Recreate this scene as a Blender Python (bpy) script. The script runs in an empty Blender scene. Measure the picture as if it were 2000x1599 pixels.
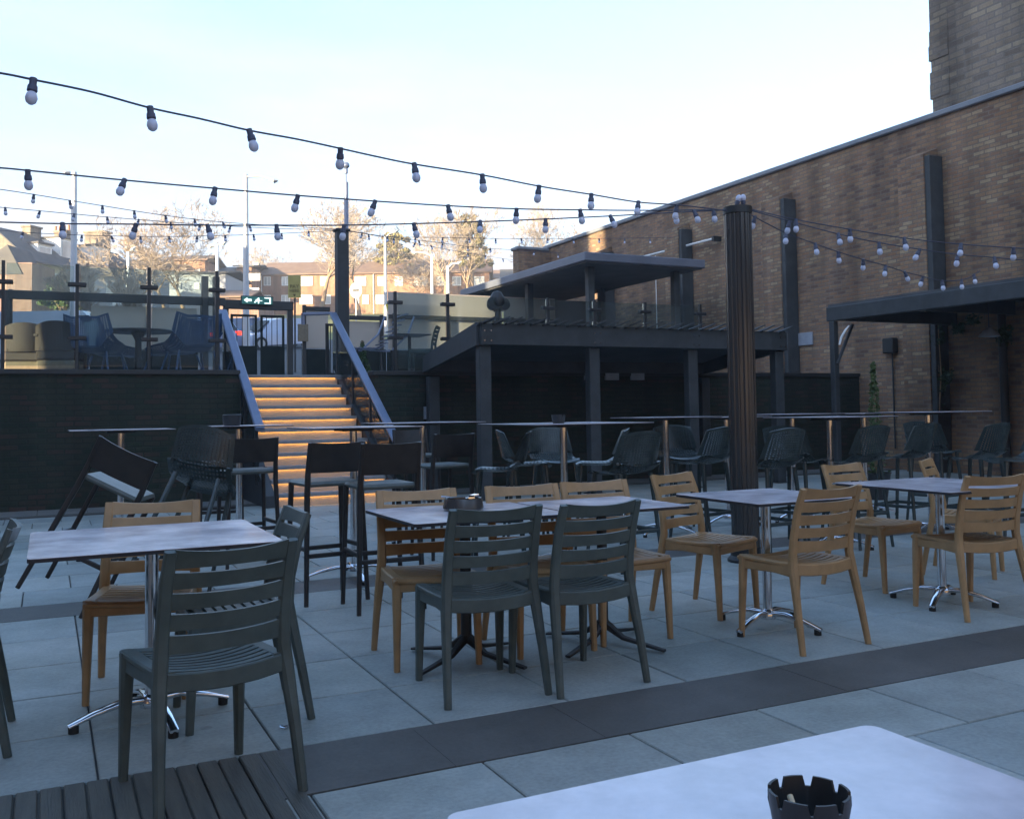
import bpy, bmesh, math, random
from mathutils import Vector, Matrix
random.seed(7)
C = bpy.context.scene.collection
SC = bpy.context.scene
# ------------------------------------------------------------------ camera
F = 1866.0; YAW = math.radians(26); PIT = math.radians(2.5); ROL = 0.0148; EYE = 1.25
CX = 1000.0; CY = 802 - F * math.tan(PIT)
Z3 = Vector((0, 0, 1))
f0 = Vector((math.sin(YAW), math.cos(YAW), 0)); r0 = Vector((math.cos(YAW), -math.sin(YAW), 0))
FW = math.cos(PIT) * f0 + math.sin(PIT) * Z3
u0 = -math.sin(PIT) * f0 + math.cos(PIT) * Z3
RI = math.cos(ROL) * r0 - math.sin(ROL) * u0
UP = math.cos(ROL) * u0 + math.sin(ROL) * r0
CAM = Vector((0, 0, EYE))
cd = bpy.data.cameras.new('camera'); cam = bpy.data.objects.new('camera', cd); C.objects.link(cam)
m = Matrix((RI, UP, -FW)).transposed().to_4x4(); m.translation = CAM
cam.matrix_world = m
cd.sensor_width = 36; cd.lens = F / 2000 * 36; cd.clip_start = 0.05; cd.clip_end = 3000
cd.shift_x = 0; cd.shift_y = -(799.5 - CY) / 2000
SC.camera = cam
# ------------------------------------------------------------------ light
SUN_EL = math.radians(7.5)
SUN_H = Vector((-0.896, -0.446, 0)).normalized()
SUN_D = Vector((SUN_H.x * math.cos(SUN_EL), SUN_H.y * math.cos(SUN_EL), math.sin(SUN_EL)))
sl = bpy.data.lights.new('sun', 'SUN'); sl.energy = 4.0; sl.angle = math.radians(0.5); sl.color = (1, .81, .52)
so = bpy.data.objects.new('sun', sl); C.objects.link(so)
so.rotation_euler = SUN_D.to_track_quat('Z', 'Y').to_euler()
w = bpy.data.worlds.new('World'); SC.world = w; w.use_nodes = True
nt = w.node_tree; nt.nodes.clear()
def N(t, kind, **k):
    n = t.nodes.new(kind)
    for a, b in k.items(): setattr(n, a, b)
    return n
out = N(nt, 'ShaderNodeOutputWorld'); bg = N(nt, 'ShaderNodeBackground')
sky = N(nt, 'ShaderNodeTexSky', sky_type='NISHITA')
sky.sun_disc = False; sky.sun_elevation = SUN_EL
sky.sun_rotation = math.atan2(SUN_D.x, SUN_D.y)
sky.air_density = 1.0; sky.dust_density = 0.6; sky.ozone_density = 2.2
tc = N(nt, 'ShaderNodeTexCoord'); sep = N(nt, 'ShaderNodeSeparateXYZ'); nt.links.new(tc.outputs['Generated'], sep.inputs[0])
mp = N(nt, 'ShaderNodeMapping'); mp.inputs['Scale'].default_value = (1.1, 1.1, 4.5); nt.links.new(tc.outputs['Generated'], mp.inputs[0])
no = N(nt, 'ShaderNodeTexNoise'); no.inputs['Scale'].default_value = 1.7; no.inputs['Detail'].default_value = 6; no.inputs['Roughness'].default_value = .55
nt.links.new(mp.outputs[0], no.inputs['Vector'])
cr = N(nt, 'ShaderNodeValToRGB'); cr.color_ramp.elements[0].position = .42; cr.color_ramp.elements[1].position = .60
nt.links.new(no.outputs[0], cr.inputs[0])
hz = N(nt, 'ShaderNodeMapRange'); hz.inputs['From Min'].default_value = 0.0; hz.inputs['From Max'].default_value = .46
hz.inputs['To Min'].default_value = 1.0; hz.inputs['To Max'].default_value = 0.0; nt.links.new(sep.outputs[2], hz.inputs['Value'])
mm = N(nt, 'ShaderNodeMath', operation='MULTIPLY_ADD'); mm.inputs[1].default_value = .55
nt.links.new(cr.outputs[0], mm.inputs[0])
sc_ = N(nt, 'ShaderNodeMath', operation='MULTIPLY'); sc_.inputs[1].default_value = .85; nt.links.new(hz.outputs[0], sc_.inputs[0])
m2 = N(nt, 'ShaderNodeMath', operation='MULTIPLY'); nt.links.new(cr.outputs[0], m2.inputs[0]); nt.links.new(hz.outputs[0], m2.inputs[1])
m3 = N(nt, 'ShaderNodeMath', operation='MULTIPLY_ADD'); m3.inputs[1].default_value = .6; nt.links.new(m2.outputs[0], m3.inputs[0]); nt.links.new(sc_.outputs[0], m3.inputs[2])
m3.use_clamp = True
mx = N(nt, 'ShaderNodeMix', data_type='RGBA'); nt.links.new(m3.outputs[0], mx.inputs[0])
hs = N(nt, 'ShaderNodeHueSaturation'); hs.inputs['Saturation'].default_value = 1.02; nt.links.new(sky.outputs[0], hs.inputs['Color']); tn = N(nt, 'ShaderNodeVectorMath', operation='MULTIPLY'); tn.inputs[1].default_value = (1.0, .935, .965); nt.links.new(hs.outputs[0], tn.inputs[0]); nt.links.new(tn.outputs[0], mx.inputs[6]); cmx = N(nt, 'ShaderNodeMix', data_type='RGBA'); cmx.inputs[6].default_value = (.80, .80, 1.02, 1); cmx.inputs[7].default_value = (1.20, 1.10, 1.16, 1)
nt.links.new(cr.outputs[0], cmx.inputs[0]); nt.links.new(cmx.outputs[2], mx.inputs[7])
bg.inputs['Strength'].default_value = .14
nt.links.new(mx.outputs[2], bg.inputs[0]); nt.links.new(bg.outputs[0], out.inputs[0])
SC.view_settings.view_transform = 'Standard'; SC.view_settings.look = 'None'
SC.view_settings.exposure = 2.65; SC.view_settings.gamma = 1.0
SC.render.engine = 'CYCLES'
SC.cycles.max_bounces = 8; SC.cycles.transparent_max_bounces = 16

# ------------------------------------------------------------------ helpers
def at(px, py, x=None, y=None, z=None, D=None):
    """world point where the ray through photo pixel (px,py) meets a plane"""
    d = FW + RI * ((px - CX) / F) - UP * ((py - CY) / F)
    if x is not None: t = (x - CAM.x) / d.x
    elif y is not None: t = (y - CAM.y) / d.y
    elif z is not None: t = (z - CAM.z) / d.z
    else: t = D / d.dot(f0)
    return CAM + d * t
def CF(lat, D, z): return Vector((lat * r0.x + D * f0.x, lat * r0.y + D * f0.y, z))
def tag(o, label=None, cat=None, group=None, kind=None):
    if label: o['label'] = label
    if cat: o['category'] = cat
    if group: o['group'] = group
    if kind: o['kind'] = kind
    return o
def empty(name, loc=(0, 0, 0), rz=0, label=None, cat=None, group=None):
    o = bpy.data.objects.new(name, None); C.objects.link(o); o.empty_display_size = .1
    o.location = loc; o.rotation_euler = (0, 0, rz)
    return tag(o, label, cat, group)
def copy_tree(o, parent=None):
    c = o.copy(); C.objects.link(c); c.parent = parent
    for ch in list(o.children): copy_tree(ch, c)
    return c

class MB:
    """collects shapes; build() links them as ONE mesh object"""
    def __init__(s): s.v = []; s.f = []; s.mi = []; s.cm = 0; s.col = []; s.cc = None
    def add(s, vs, fs):
        b = len(s.v); s.v += [tuple(v) for v in vs]
        for f in fs: s.f.append(tuple(i + b for i in f)); s.mi.append(s.cm); s.col.append(s.cc)
    def box(s, x0, x1, y0, y1, z0, z1, M=None):
        vs = [Vector((x, y, z)) for z in (z0, z1) for y in (y0, y1) for x in (x0, x1)]
        if M: vs = [M @ v for v in vs]
        s.add(vs, [(0, 2, 3, 1), (4, 5, 7, 6), (0, 1, 5, 4), (2, 6, 7, 3), (0, 4, 6, 2), (1, 3, 7, 5)])
    def cbox(s, x0, x1, y0, y1, z0, z1, b=.01, M=None):
        """box with chamfered edges"""
        vs = []; idx = {}
        xs = (x0, x1); ys = (y0, y1); zs = (z0, z1)
        for i in (0, 1):
            for j in (0, 1):
                for k in (0, 1):
                    sx = b if i == 0 else -b; sy = b if j == 0 else -b; sz = b if k == 0 else -b
                    for a, p in enumerate([(xs[i], ys[j] + sy, zs[k] + sz), (xs[i] + sx, ys[j], zs[k] + sz), (xs[i] + sx, ys[j] + sy, zs[k])]):
                        idx[(i, j, k, a)] = len(vs); vs.append(Vector(p))
        if M: vs = [M @ v for v in vs]
        I = idx; fs = []
        for i in (0, 1):
            q = [(i, 0, 0, 0), (i, 1, 0, 0), (i, 1, 1, 0), (i, 0, 1, 0)]; fs.append([I[t] for t in (q if i else q[::-1])])
            q = [(0, i, 0, 1), (1, i, 0, 1), (1, i, 1, 1), (0, i, 1, 1)]; fs.append([I[t] for t in (q[::-1] if i else q)])
            q = [(0, 0, i, 2), (1, 0, i, 2), (1, 1, i, 2), (0, 1, i, 2)]; fs.append([I[t] for t in (q if i else q[::-1])])
        for i in (0, 1):
            for j in (0, 1):
                fs.append([I[(0, i, j, 1)], I[(1, i, j, 1)], I[(1, i, j, 2)], I[(0, i, j, 2)]])
                fs.append([I[(i, 0, j, 0)], I[(i, 1, j, 0)], I[(i, 1, j, 2)], I[(i, 0, j, 2)]])
                fs.append([I[(i, j, 0, 0)], I[(i, j, 1, 0)], I[(i, j, 1, 1)], I[(i, j, 0, 1)]])
                for k in (0, 1): fs.append([I[(i, j, k, 0)], I[(i, j, k, 1)], I[(i, j, k, 2)]]) 
        s.add(vs, fs)
    def quad(s, a, b, c, d): s.add([a, b, c, d], [(0, 1, 2, 3)])
    def poly(s, pts): s.add(pts, [tuple(range(len(pts)))])
    def prism(s, pts, off):
        """polygon pts extruded by vector off"""
        n = len(pts); off = Vector(off); p2 = [Vector(p) + off for p in pts]
        s.add(list(pts) + p2, [tuple(range(n))[::-1], tuple(range(n, 2 * n))] + [(i, (i + 1) % n, n + (i + 1) % n, n + i) for i in range(n)])
    def sweep(s, path, sizes, hint=(1, 0, 0), round_=.25, cap=True, n=None):
        """sweep a chamfered rectangle (w along hint, h across) down a path; sizes: (w,h) or list"""
        path = [Vector(p) for p in path]; L = len(path)
        if isinstance(sizes, tuple): sizes = [sizes] * L
        rings = []; vs = []
        for i, p in enumerate(path):
            t = (path[min(i + 1, L - 1)] - path[max(i - 1, 0)]).normalized()
            hh = Vector(hint[i]) if isinstance(hint, list) else Vector(hint)
            a = (hh - t * hh.dot(t)).normalized(); b = t.cross(a)
            w_, h_ = sizes[i][0] / 2, sizes[i][1] / 2
            if n:
                ring = [p + a * (w_ * math.cos(2 * math.pi * k / n)) + b * (h_ * math.sin(2 * math.pi * k / n)) for k in range(n)]
            else:
                c = min(w_, h_) * round_ * 2; c = min(c, min(w_, h_) * .95)
                ring = [p + a * x + b * y for x, y in ((w_ - c, -h_), (w_, -h_ + c), (w_, h_ - c), (w_ - c, h_), (-w_ + c, h_), (-w_, h_ - c), (-w_, -h_ + c), (-w_ + c, -h_))]
            rings.append(range(len(vs), len(vs) + len(ring))); vs += ring
        k = len(rings[0]); fs = []
        for i in range(L - 1):
            for j in range(k): fs.append((rings[i][j], rings[i][(j + 1) % k], rings[i + 1][(j + 1) % k], rings[i + 1][j]))
        if cap: fs.append(tuple(rings[0])[::-1]); fs.append(tuple(rings[-1]))
        s.add(vs, fs)
    def tube(s, path, r, n=8, cap=True):
        path = [Vector(p) for p in path]; L = len(path)
        rs = r if isinstance(r, (list, tuple)) else [r] * L
        t0 = (path[1] - path[0]).normalized()
        h = Vector((0, 0, 1)) if abs(t0.z) < .8 else Vector((1, 0, 0))
        s.sweep(path, [(2 * q, 2 * q) for q in rs], hint=tuple(h), n=n, cap=cap)
    def cyl(s, c, r, z0, z1, n=16, r2=None):
        s.tube([(c[0], c[1], z0), (c[0], c[1], z1)], [r, r if r2 is None else r2], n)
    def lathe(s, prof, n=16, o=(0, 0, 0), a0=0, M=None):
        vs = []; fs = []
        for r, z in prof:
            for k in range(n):
                a = 2 * math.pi * k / n + a0; v = Vector((r * math.cos(a), r * math.sin(a), z))
                if M: v = M @ v
                vs.append(v + Vector(o))
        for i in range(len(prof) - 1):
            for k in range(n): fs.append((i * n + k, i * n + (k + 1) % n, (i + 1) * n + (k + 1) % n, (i + 1) * n + k))
        s.add(vs, fs)
    def build(s, name, mat, parent=None, smooth=35):
        o = parent.location if parent is not None else Vector((0, 0, 0))
        p = parent
        while p is not None and p.parent is not None: p = p.parent; o = o + p.location
        me = bpy.data.meshes.new(name)
        me.from_pydata([(v[0] - o[0], v[1] - o[1], v[2] - o[2]) for v in s.v], [], s.f)
        mats = mat if isinstance(mat, (list, tuple)) else [mat]
        for q in mats: me.materials.append(q)
        if len(mats) > 1: me.polygons.foreach_set('material_index', s.mi)
        if any(c is not None for c in s.col):
            ca = me.color_attributes.new('tint', 'FLOAT_COLOR', 'CORNER'); k = 0
            for pi, pl in enumerate(me.polygons):
                c = s.col[pi] or (1, 1, 1)
                for _ in pl.loop_indices: ca.data[k].color = (c[0], c[1], c[2], 1); k += 1
        me.update()
        bm = bmesh.new(); bm.from_mesh(me); bmesh.ops.recalc_face_normals(bm, faces=bm.faces); bm.to_mesh(me); bm.free()
        if smooth:
            me.polygons.foreach_set('use_smooth', [True] * len(me.polygons))
            me.set_sharp_from_angle(angle=math.radians(smooth))
        ob = bpy.data.objects.new(name, me); C.objects.link(ob)
        if parent is not None: ob.parent = parent
        return ob

# ------------------------------------------------------------------ materials
def rgb(c): return (c[0], c[1], c[2], 1)
def mat(name, c1, c2=None, scale=8, rough=.6, rough2=None, metal=0, bump=0, bscale=None, spec=.5, stretch=(1, 1, 1), coords='Object', coat=0, detail=4):
    m = bpy.data.materials.new(name); m.use_nodes = True; t = m.node_tree
    b = t.nodes['Principled BSDF']; b.inputs['Roughness'].default_value = rough; b.inputs['Metallic'].default_value = metal
    b.inputs['Specular IOR Level'].default_value = spec; b.inputs['Coat Weight'].default_value = coat
    if c2 is None: c2 = [x * .8 for x in c1]
    if coords == 'World': g = N(t, 'ShaderNodeNewGeometry'); vec = g.outputs['Position']
    else: g = N(t, 'ShaderNodeTexCoord'); vec = g.outputs['Object']
    mp = N(t, 'ShaderNodeMapping'); mp.inputs['Scale'].default_value = stretch; t.links.new(vec, mp.inputs[0])
    n = N(t, 'ShaderNodeTexNoise'); n.inputs['Scale'].default_value = scale; n.inputs['Detail'].default_value = detail; t.links.new(mp.outputs[0], n.inputs['Vector'])
    r = N(t, 'ShaderNodeValToRGB'); r.color_ramp.elements[0].position = .3; r.color_ramp.elements[1].position = .7
    r.color_ramp.elements[0].color = rgb(c1); r.color_ramp.elements[1].color = rgb(c2)
    t.links.new(n.outputs[0], r.inputs[0]); t.links.new(r.outputs[0], b.inputs['Base Color'])
    if rough2 is not None:
        mr = N(t, 'ShaderNodeMapRange'); mr.inputs['To Min'].default_value = rough; mr.inputs['To Max'].default_value = rough2
        mr.inputs['From Min'].default_value = .3; mr.inputs['From Max'].default_value = .7
        t.links.new(n.outputs[0], mr.inputs['Value']); t.links.new(mr.outputs[0], b.inputs['Roughness'])
    if bump:
        n2 = N(t, 'ShaderNodeTexNoise'); n2.inputs['Scale'].default_value = bscale or scale * 6; n2.inputs['Detail'].default_value = 3; t.links.new(mp.outputs[0], n2.inputs['Vector'])
        bp = N(t, 'ShaderNodeBump'); bp.inputs['Strength'].default_value = bump; bp.inputs['Distance'].default_value = .01
        t.links.new(n2.outputs[0], bp.inputs['Height']); t.links.new(bp.outputs[0], b.inputs['Normal'])
    return m
def tinted(name, scale, rough, amt=.35, bump=.3, blot=.8):
    """base colour = per-piece colour attribute x fine noise x blotches"""
    m = mat(name, (1 - amt, 1 - amt, 1 - amt), (1, 1, 1), scale, rough, bump=bump, coords='World')
    t = m.node_tree; b = t.nodes['Principled BSDF']; ramp = [n for n in t.nodes if n.type == 'VALTORGB'][0]
    a = N(t, 'ShaderNodeAttribute'); a.attribute_name = 'tint'
    x = N(t, 'ShaderNodeMix', data_type='RGBA', blend_type='MULTIPLY'); x.inputs[0].default_value = 1
    n = N(t, 'ShaderNodeTexNoise'); n.inputs['Scale'].default_value = blot; n.inputs['Detail'].default_value = 5
    g = N(t, 'ShaderNodeNewGeometry'); t.links.new(g.outputs['Position'], n.inputs['Vector'])
    r = N(t, 'ShaderNodeValToRGB'); r.color_ramp.elements[0].position = .35; r.color_ramp.elements[1].position = .62
    r.color_ramp.elements[0].color = (.70, .71, .68, 1); r.color_ramp.elements[1].color = (1, 1, 1, 1); t.links.new(n.outputs[0], r.inputs[0])
    t.links.new(ramp.outputs[0], x.inputs[6]); t.links.new(a.outputs['Color'], x.inputs[7])
    y = N(t, 'ShaderNodeMix', data_type='RGBA', blend_type='MULTIPLY'); y.inputs[0].default_value = 1
    t.links.new(x.outputs[2], y.inputs[6]); t.links.new(r.outputs[0], y.inputs[7])
    vo = N(t, 'ShaderNodeTexVoronoi'); vo.inputs['Scale'].default_value = 2.3; t.links.new(g.outputs['Position'], vo.inputs['Vector'])
    vr = N(t, 'ShaderNodeMapRange'); vr.inputs['From Min'].default_value = .045; vr.inputs['From Max'].default_value = .065; vr.inputs['To Min'].default_value = .72; vr.inputs['To Max'].default_value = 1; t.links.new(vo.outputs['Distance'], vr.inputs['Value'])
    n4 = N(t, 'ShaderNodeTexNoise'); n4.inputs['Scale'].default_value = 5; n4.inputs['Detail'].default_value = 9; n4.inputs['Roughness'].default_value = .7; t.links.new(g.outputs['Position'], n4.inputs['Vector'])
    r4 = N(t, 'ShaderNodeMapRange'); r4.inputs['From Min'].default_value = .3; r4.inputs['From Max'].default_value = .7; r4.inputs['To Min'].default_value = .82; r4.inputs['To Max'].default_value = 1.14; t.links.new(n4.outputs[0], r4.inputs['Value'])
    mu = N(t, 'ShaderNodeMath', operation='MULTIPLY'); t.links.new(vr.outputs[0], mu.inputs[0]); t.links.new(r4.outputs[0], mu.inputs[1])
    ys = N(t, 'ShaderNodeVectorMath', operation='SCALE'); t.links.new(y.outputs[2], ys.inputs[0]); t.links.new(mu.outputs[0], ys.inputs[3]); t.links.new(ys.outputs[0], b.inputs['Base Color'])
    return m
def brick(name, cols, mortar, bw=.225, bh=.075, axis='y', rough=.85, patch=.5, mort=.012):
    m = bpy.data.materials.new(name); m.use_nodes = True; t = m.node_tree; b = t.nodes['Principled BSDF']; b.inputs['Roughness'].default_value = rough
    b.inputs['Specular IOR Level'].default_value = .25
    g = N(t, 'ShaderNodeNewGeometry'); s = N(t, 'ShaderNodeSeparateXYZ'); t.links.new(g.outputs['Position'], s.inputs[0])
    ad = N(t, 'ShaderNodeMath', operation='ADD')
    if axis == 'y': t.links.new(s.outputs[1], ad.inputs[0]); t.links.new(s.outputs[0], ad.inputs[1])
    else: t.links.new(s.outputs[0], ad.inputs[0]); t.links.new(s.outputs[1], ad.inputs[1])
    cv = N(t, 'ShaderNodeCombineXYZ'); t.links.new(ad.outputs[0], cv.inputs[0]); t.links.new(s.outputs[2], cv.inputs[1])
    # small wobble so that courses are not ruler straight
    wn = N(t, 'ShaderNodeTexNoise'); wn.inputs['Scale'].default_value = 3; t.links.new(g.outputs['Position'], wn.inputs['Vector'])
    wv = N(t, 'ShaderNodeVectorMath', operation='SCALE'); wv.inputs[3].default_value = .02; t.links.new(wn.outputs['Color'], wv.inputs[0])
    av = N(t, 'ShaderNodeVectorMath', operation='ADD'); t.links.new(cv.outputs[0], av.inputs[0]); t.links.new(wv.outputs[0], av.inputs[1])
    br = N(t, 'ShaderNodeTexBrick'); br.inputs['Scale'].default_value = 1; br.inputs['Brick Width'].default_value = bw; br.inputs['Row Height'].default_value = bh
    br.inputs['Mortar Size'].default_value = mort; br.inputs['Mortar Smooth'].default_value = .3; br.inputs['Color1'].default_value = (0, 0, 0, 1); br.inputs['Color2'].default_value = (1, 1, 1, 1)
    br.inputs['Mortar'].default_value = (.5, .5, .5, 1); br.inputs['Bias'].default_value = 0
    t.links.new(av.outputs[0], br.inputs['Vector'])
    pn = N(t, 'ShaderNodeTexNoise'); pn.inputs['Scale'].default_value = patch; pn.inputs['Detail'].default_value = 5; t.links.new(g.outputs['Position'], pn.inputs['Vector'])
    mxv = N(t, 'ShaderNodeMath', operation='MULTIPLY_ADD'); mxv.inputs[1].default_value = 1.5; mxv.inputs[2].default_value = -.75; t.links.new(pn.outputs[0], mxv.inputs[0])
    sm = N(t, 'ShaderNodeMath', operation='ADD'); sm.use_clamp = True; t.links.new(br.outputs['Color'], sm.inputs[0]); t.links.new(mxv.outputs[0], sm.inputs[1])
    r = N(t, 'ShaderNodeValToRGB'); e = r.color_ramp.elements
    for i, c in enumerate(cols):
        p = i / (len(cols) - 1)
        q = e[0] if i == 0 else (e[-1] if i == len(cols) - 1 else e.new(p))
        q.position = p; q.color = rgb(c)
    t.links.new(sm.outputs[0], r.inputs[0])
    x = N(t, 'ShaderNodeMix', data_type='RGBA'); t.links.new(br.outputs['Fac'], x.inputs[0]); t.links.new(r.outputs[0], x.inputs[6]); x.inputs[7].default_value = rgb(mortar)
    fn = N(t, 'ShaderNodeTexNoise'); fn.inputs['Scale'].default_value = 30; t.links.new(g.outputs['Position'], fn.inputs['Vector'])
    fr = N(t, 'ShaderNodeMapRange'); fr.inputs['To Min'].default_value = .75; fr.inputs['To Max'].default_value = 1.2; t.links.new(fn.outputs[0], fr.inputs['Value'])
    y = N(t, 'ShaderNodeVectorMath', operation='SCALE'); t.links.new(x.outputs[2], y.inputs[0]); t.links.new(fr.outputs[0], y.inputs[3])
    sm_ = N(t, 'ShaderNodeMapping'); sm_.inputs['Scale'].default_value = (1.3, 1.3, .14); t.links.new(g.outputs['Position'], sm_.inputs[0])
    sn = N(t, 'ShaderNodeTexNoise'); sn.inputs['Scale'].default_value = 1.4; sn.inputs['Detail'].default_value = 6; t.links.new(sm_.outputs[0], sn.inputs['Vector'])
    sr = N(t, 'ShaderNodeMapRange'); sr.inputs['From Min'].default_value = .35; sr.inputs['From Max'].default_value = .62; sr.inputs['To Min'].default_value = .68; sr.inputs['To Max'].default_value = 1.12; t.links.new(sn.outputs[0], sr.inputs['Value'])
    y2 = N(t, 'ShaderNodeVectorMath', operation='SCALE'); t.links.new(y.outputs[0], y2.inputs[0]); t.links.new(sr.outputs[0], y2.inputs[3])
    t.links.new(y2.outputs[0], b.inputs['Base Color'])
    bp = N(t, 'ShaderNodeBump'); bp.invert = True; bp.inputs['Strength'].default_value = .5; bp.inputs['Distance'].default_value = .01
    t.links.new(br.outputs['Fac'], bp.inputs['Height']); t.links.new(bp.outputs[0], b.inputs['Normal'])
    return m
def glass(name, tint=(.76, .83, .83), refl=1.45, haze=0.0):
    m = bpy.data.materials.new(name); m.use_nodes = True; t = m.node_tree; t.nodes.clear()
    o = N(t, 'ShaderNodeOutputMaterial'); tr = N(t, 'ShaderNodeBsdfTransparent'); tr.inputs[0].default_value = rgb(tint)
    gl = N(t, 'ShaderNodeBsdfGlossy'); gl.inputs['Roughness'].default_value = .02
    fr = N(t, 'ShaderNodeFresnel'); fr.inputs[0].default_value = refl
    mx = N(t, 'ShaderNodeMixShader'); t.links.new(fr.outputs[0], mx.inputs[0]); t.links.new(tr.outputs[0], mx.inputs[1]); t.links.new(gl.outputs[0], mx.inputs[2])
    df = N(t, 'ShaderNodeBsdfDiffuse'); df.inputs[0].default_value = (.75, .8, .8, 1)
    n = N(t, 'ShaderNodeTexNoise'); n.inputs['Scale'].default_value = 1.6; n.inputs['Detail'].default_value = 5
    mr = N(t, 'ShaderNodeMapRange'); mr.inputs['From Min'].default_value = .4; mr.inputs['From Max'].default_value = .75; mr.inputs['To Min'].default_value = haze * .4; mr.inputs['To Max'].default_value = haze * 1.6
    t.links.new(n.outputs[0], mr.inputs['Value'])
    m2 = N(t, 'ShaderNodeMixShader'); t.links.new(mr.outputs[0], m2.inputs[0]); t.links.new(mx.outputs[0], m2.inputs[1]); t.links.new(df.outputs[0], m2.inputs[2])
    t.links.new(m2.outputs[0], o.inputs[0]); return m
def frosted(name, c=(.58, .52, .47)):
    m = bpy.data.materials.new(name); m.use_nodes = True; t = m.node_tree; t.nodes.clear()
    o = N(t, 'ShaderNodeOutputMaterial'); tl = N(t, 'ShaderNodeBsdfTranslucent'); tl.inputs[0].default_value = rgb(c)
    df = N(t, 'ShaderNodeBsdfDiffuse'); df.inputs[0].default_value = rgb(c)
    gl = N(t, 'ShaderNodeBsdfGlossy'); gl.inputs['Roughness'].default_value = .3
    tr = N(t, 'ShaderNodeBsdfTransparent')
    n = N(t, 'ShaderNodeTexNoise'); n.inputs['Scale'].default_value = .9; n.inputs['Detail'].default_value = 3
    a = N(t, 'ShaderNodeMixShader'); t.links.new(n.outputs[0], a.inputs[0]); t.links.new(tl.outputs[0], a.inputs[1]); t.links.new(df.outputs[0], a.inputs[2])
    b = N(t, 'ShaderNodeMixShader'); b.inputs[0].default_value = .12; t.links.new(a.outputs[0], b.inputs[1]); t.links.new(gl.outputs[0], b.inputs[2])
    d = N(t, 'ShaderNodeMixShader'); d.inputs[0].default_value = .1; t.links.new(b.outputs[0], d.inputs[1]); t.links.new(tr.outputs[0], d.inputs[2])
    t.links.new(d.outputs[0], o.inputs[0]); return m
def emis(name, c, s):
    m = bpy.data.materials.new(name); m.use_nodes = True; t = m.node_tree; b = t.nodes['Principled BSDF']
    b.inputs['Base Color'].default_value = rgb([x * .5 for x in c]); b.inputs['Emission Color'].default_value = rgb(c); b.inputs['Emission Strength'].default_value = s
    n = N(t, 'ShaderNodeTexNoise'); n.inputs['Scale'].default_value = 20; mr = N(t, 'ShaderNodeMapRange'); mr.inputs['To Min'].default_value = s * .8; mr.inputs['To Max'].default_value = s * 1.2
    t.links.new(n.outputs[0], mr.inputs['Value']); t.links.new(mr.outputs[0], b.inputs['Emission Strength']); return m

def vary(m, amt=.12):
    """wear: each copy a little lighter or darker, with dusty patches"""
    t = m.node_tree; b = t.nodes['Principled BSDF']; src = b.inputs['Base Color'].links[0].from_socket
    oi = N(t, 'ShaderNodeObjectInfo'); mr = N(t, 'ShaderNodeMapRange'); mr.inputs['To Min'].default_value = 1 - amt; mr.inputs['To Max'].default_value = 1 + amt; t.links.new(oi.outputs['Random'], mr.inputs['Value'])
    g = N(t, 'ShaderNodeNewGeometry'); n = N(t, 'ShaderNodeTexNoise'); n.inputs['Scale'].default_value = 7; n.inputs['Detail'].default_value = 7; n.inputs['Roughness'].default_value = .65; t.links.new(g.outputs['Position'], n.inputs['Vector'])
    m2 = N(t, 'ShaderNodeMapRange'); m2.inputs['From Min'].default_value = .35; m2.inputs['From Max'].default_value = .7; m2.inputs['To Min'].default_value = .86; m2.inputs['To Max'].default_value = 1.14; t.links.new(n.outputs[0], m2.inputs['Value'])
    mu = N(t, 'ShaderNodeMath', operation='MULTIPLY'); t.links.new(mr.outputs[0], mu.inputs[0]); t.links.new(m2.outputs[0], mu.inputs[1])
    v = N(t, 'ShaderNodeVectorMath', operation='SCALE'); t.links.new(src, v.inputs[0]); t.links.new(mu.outputs[0], v.inputs[3]); t.links.new(v.outputs[0], b.inputs['Base Color'])
M = {}
M['slab'] = tinted('pale paving slab', 55, .6, amt=.2, bump=.15)
M['mortar'] = mat('dark mortar', (.06, .06, .055), (.1, .095, .09), 12, .9, coords='World')
M['asphalt'] = mat('asphalt', (.045, .047, .05), (.07, .07, .07), 3, .85, coords='World', bump=.2, bscale=60)
M['grass'] = mat('winter grass', (.13, .15, .035), (.24, .22, .06), .35, .9, coords='World', bump=.5, bscale=6, detail=8)
M['deck'] = mat('ribbed deck board', (.065, .065, .055), (.11, .105, .085), 5, .6, bump=.3, stretch=(6, .6, 6), coords='World')
M['wallbrick'] = brick('mixed brown brick', [(.17, .11, .08), (.29, .165, .095), (.22, .145, .10), (.33, .205, .12), (.27, .17, .10), (.37, .27, .165)], (.20, .155, .12), axis='y')
M['darkbrick'] = brick('dark weathered brick', [(.022, .034, .024), (.042, .042, .030), (.026, .038, .026), (.062, .042, .034)], (.030, .036, .028), axis='x', patch=.9)
M['pubbrick'] = brick('pub brick', [(.2, .1, .07), (.3, .16, .11), (.25, .13, .09)], (.25, .22, .2), axis='y')
M['stone'] = brick('rough tan stone', [(.16, .13, .105), (.27, .215, .155), (.21, .175, .145), (.33, .27, .19)], (.19, .165, .14), bw=.34, bh=.12, axis='y', patch=.8, mort=.02)
M['flatbrick'] = brick('orange estate brick', [(.25, .12, .07), (.34, .18, .10), (.30, .15, .09)], (.30, .2, .14), axis='x', patch=.15)
M['coping'] = mat('lead grey coping', (.16, .175, .20), (.22, .235, .26), 2, .45, coords='World')
M['resin_grey'] = mat('charcoal resin', (.066, .088, .08), (.09, .113, .103), 14, .42, .55, bump=.05)
M['resin_tan'] = mat('tan resin', (.37, .225, .10), (.43, .265, .125), 9, .42, .55, bump=.05)
M['top'] = mat('pale laminate', (.69, .645, .68), (.735, .69, .725), 3.5, .13, .24, coords='World', spec=.5, detail=9)
M['top_edge'] = mat('dark laminate edge', (.03, .03, .035), None, 8, .5)
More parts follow.
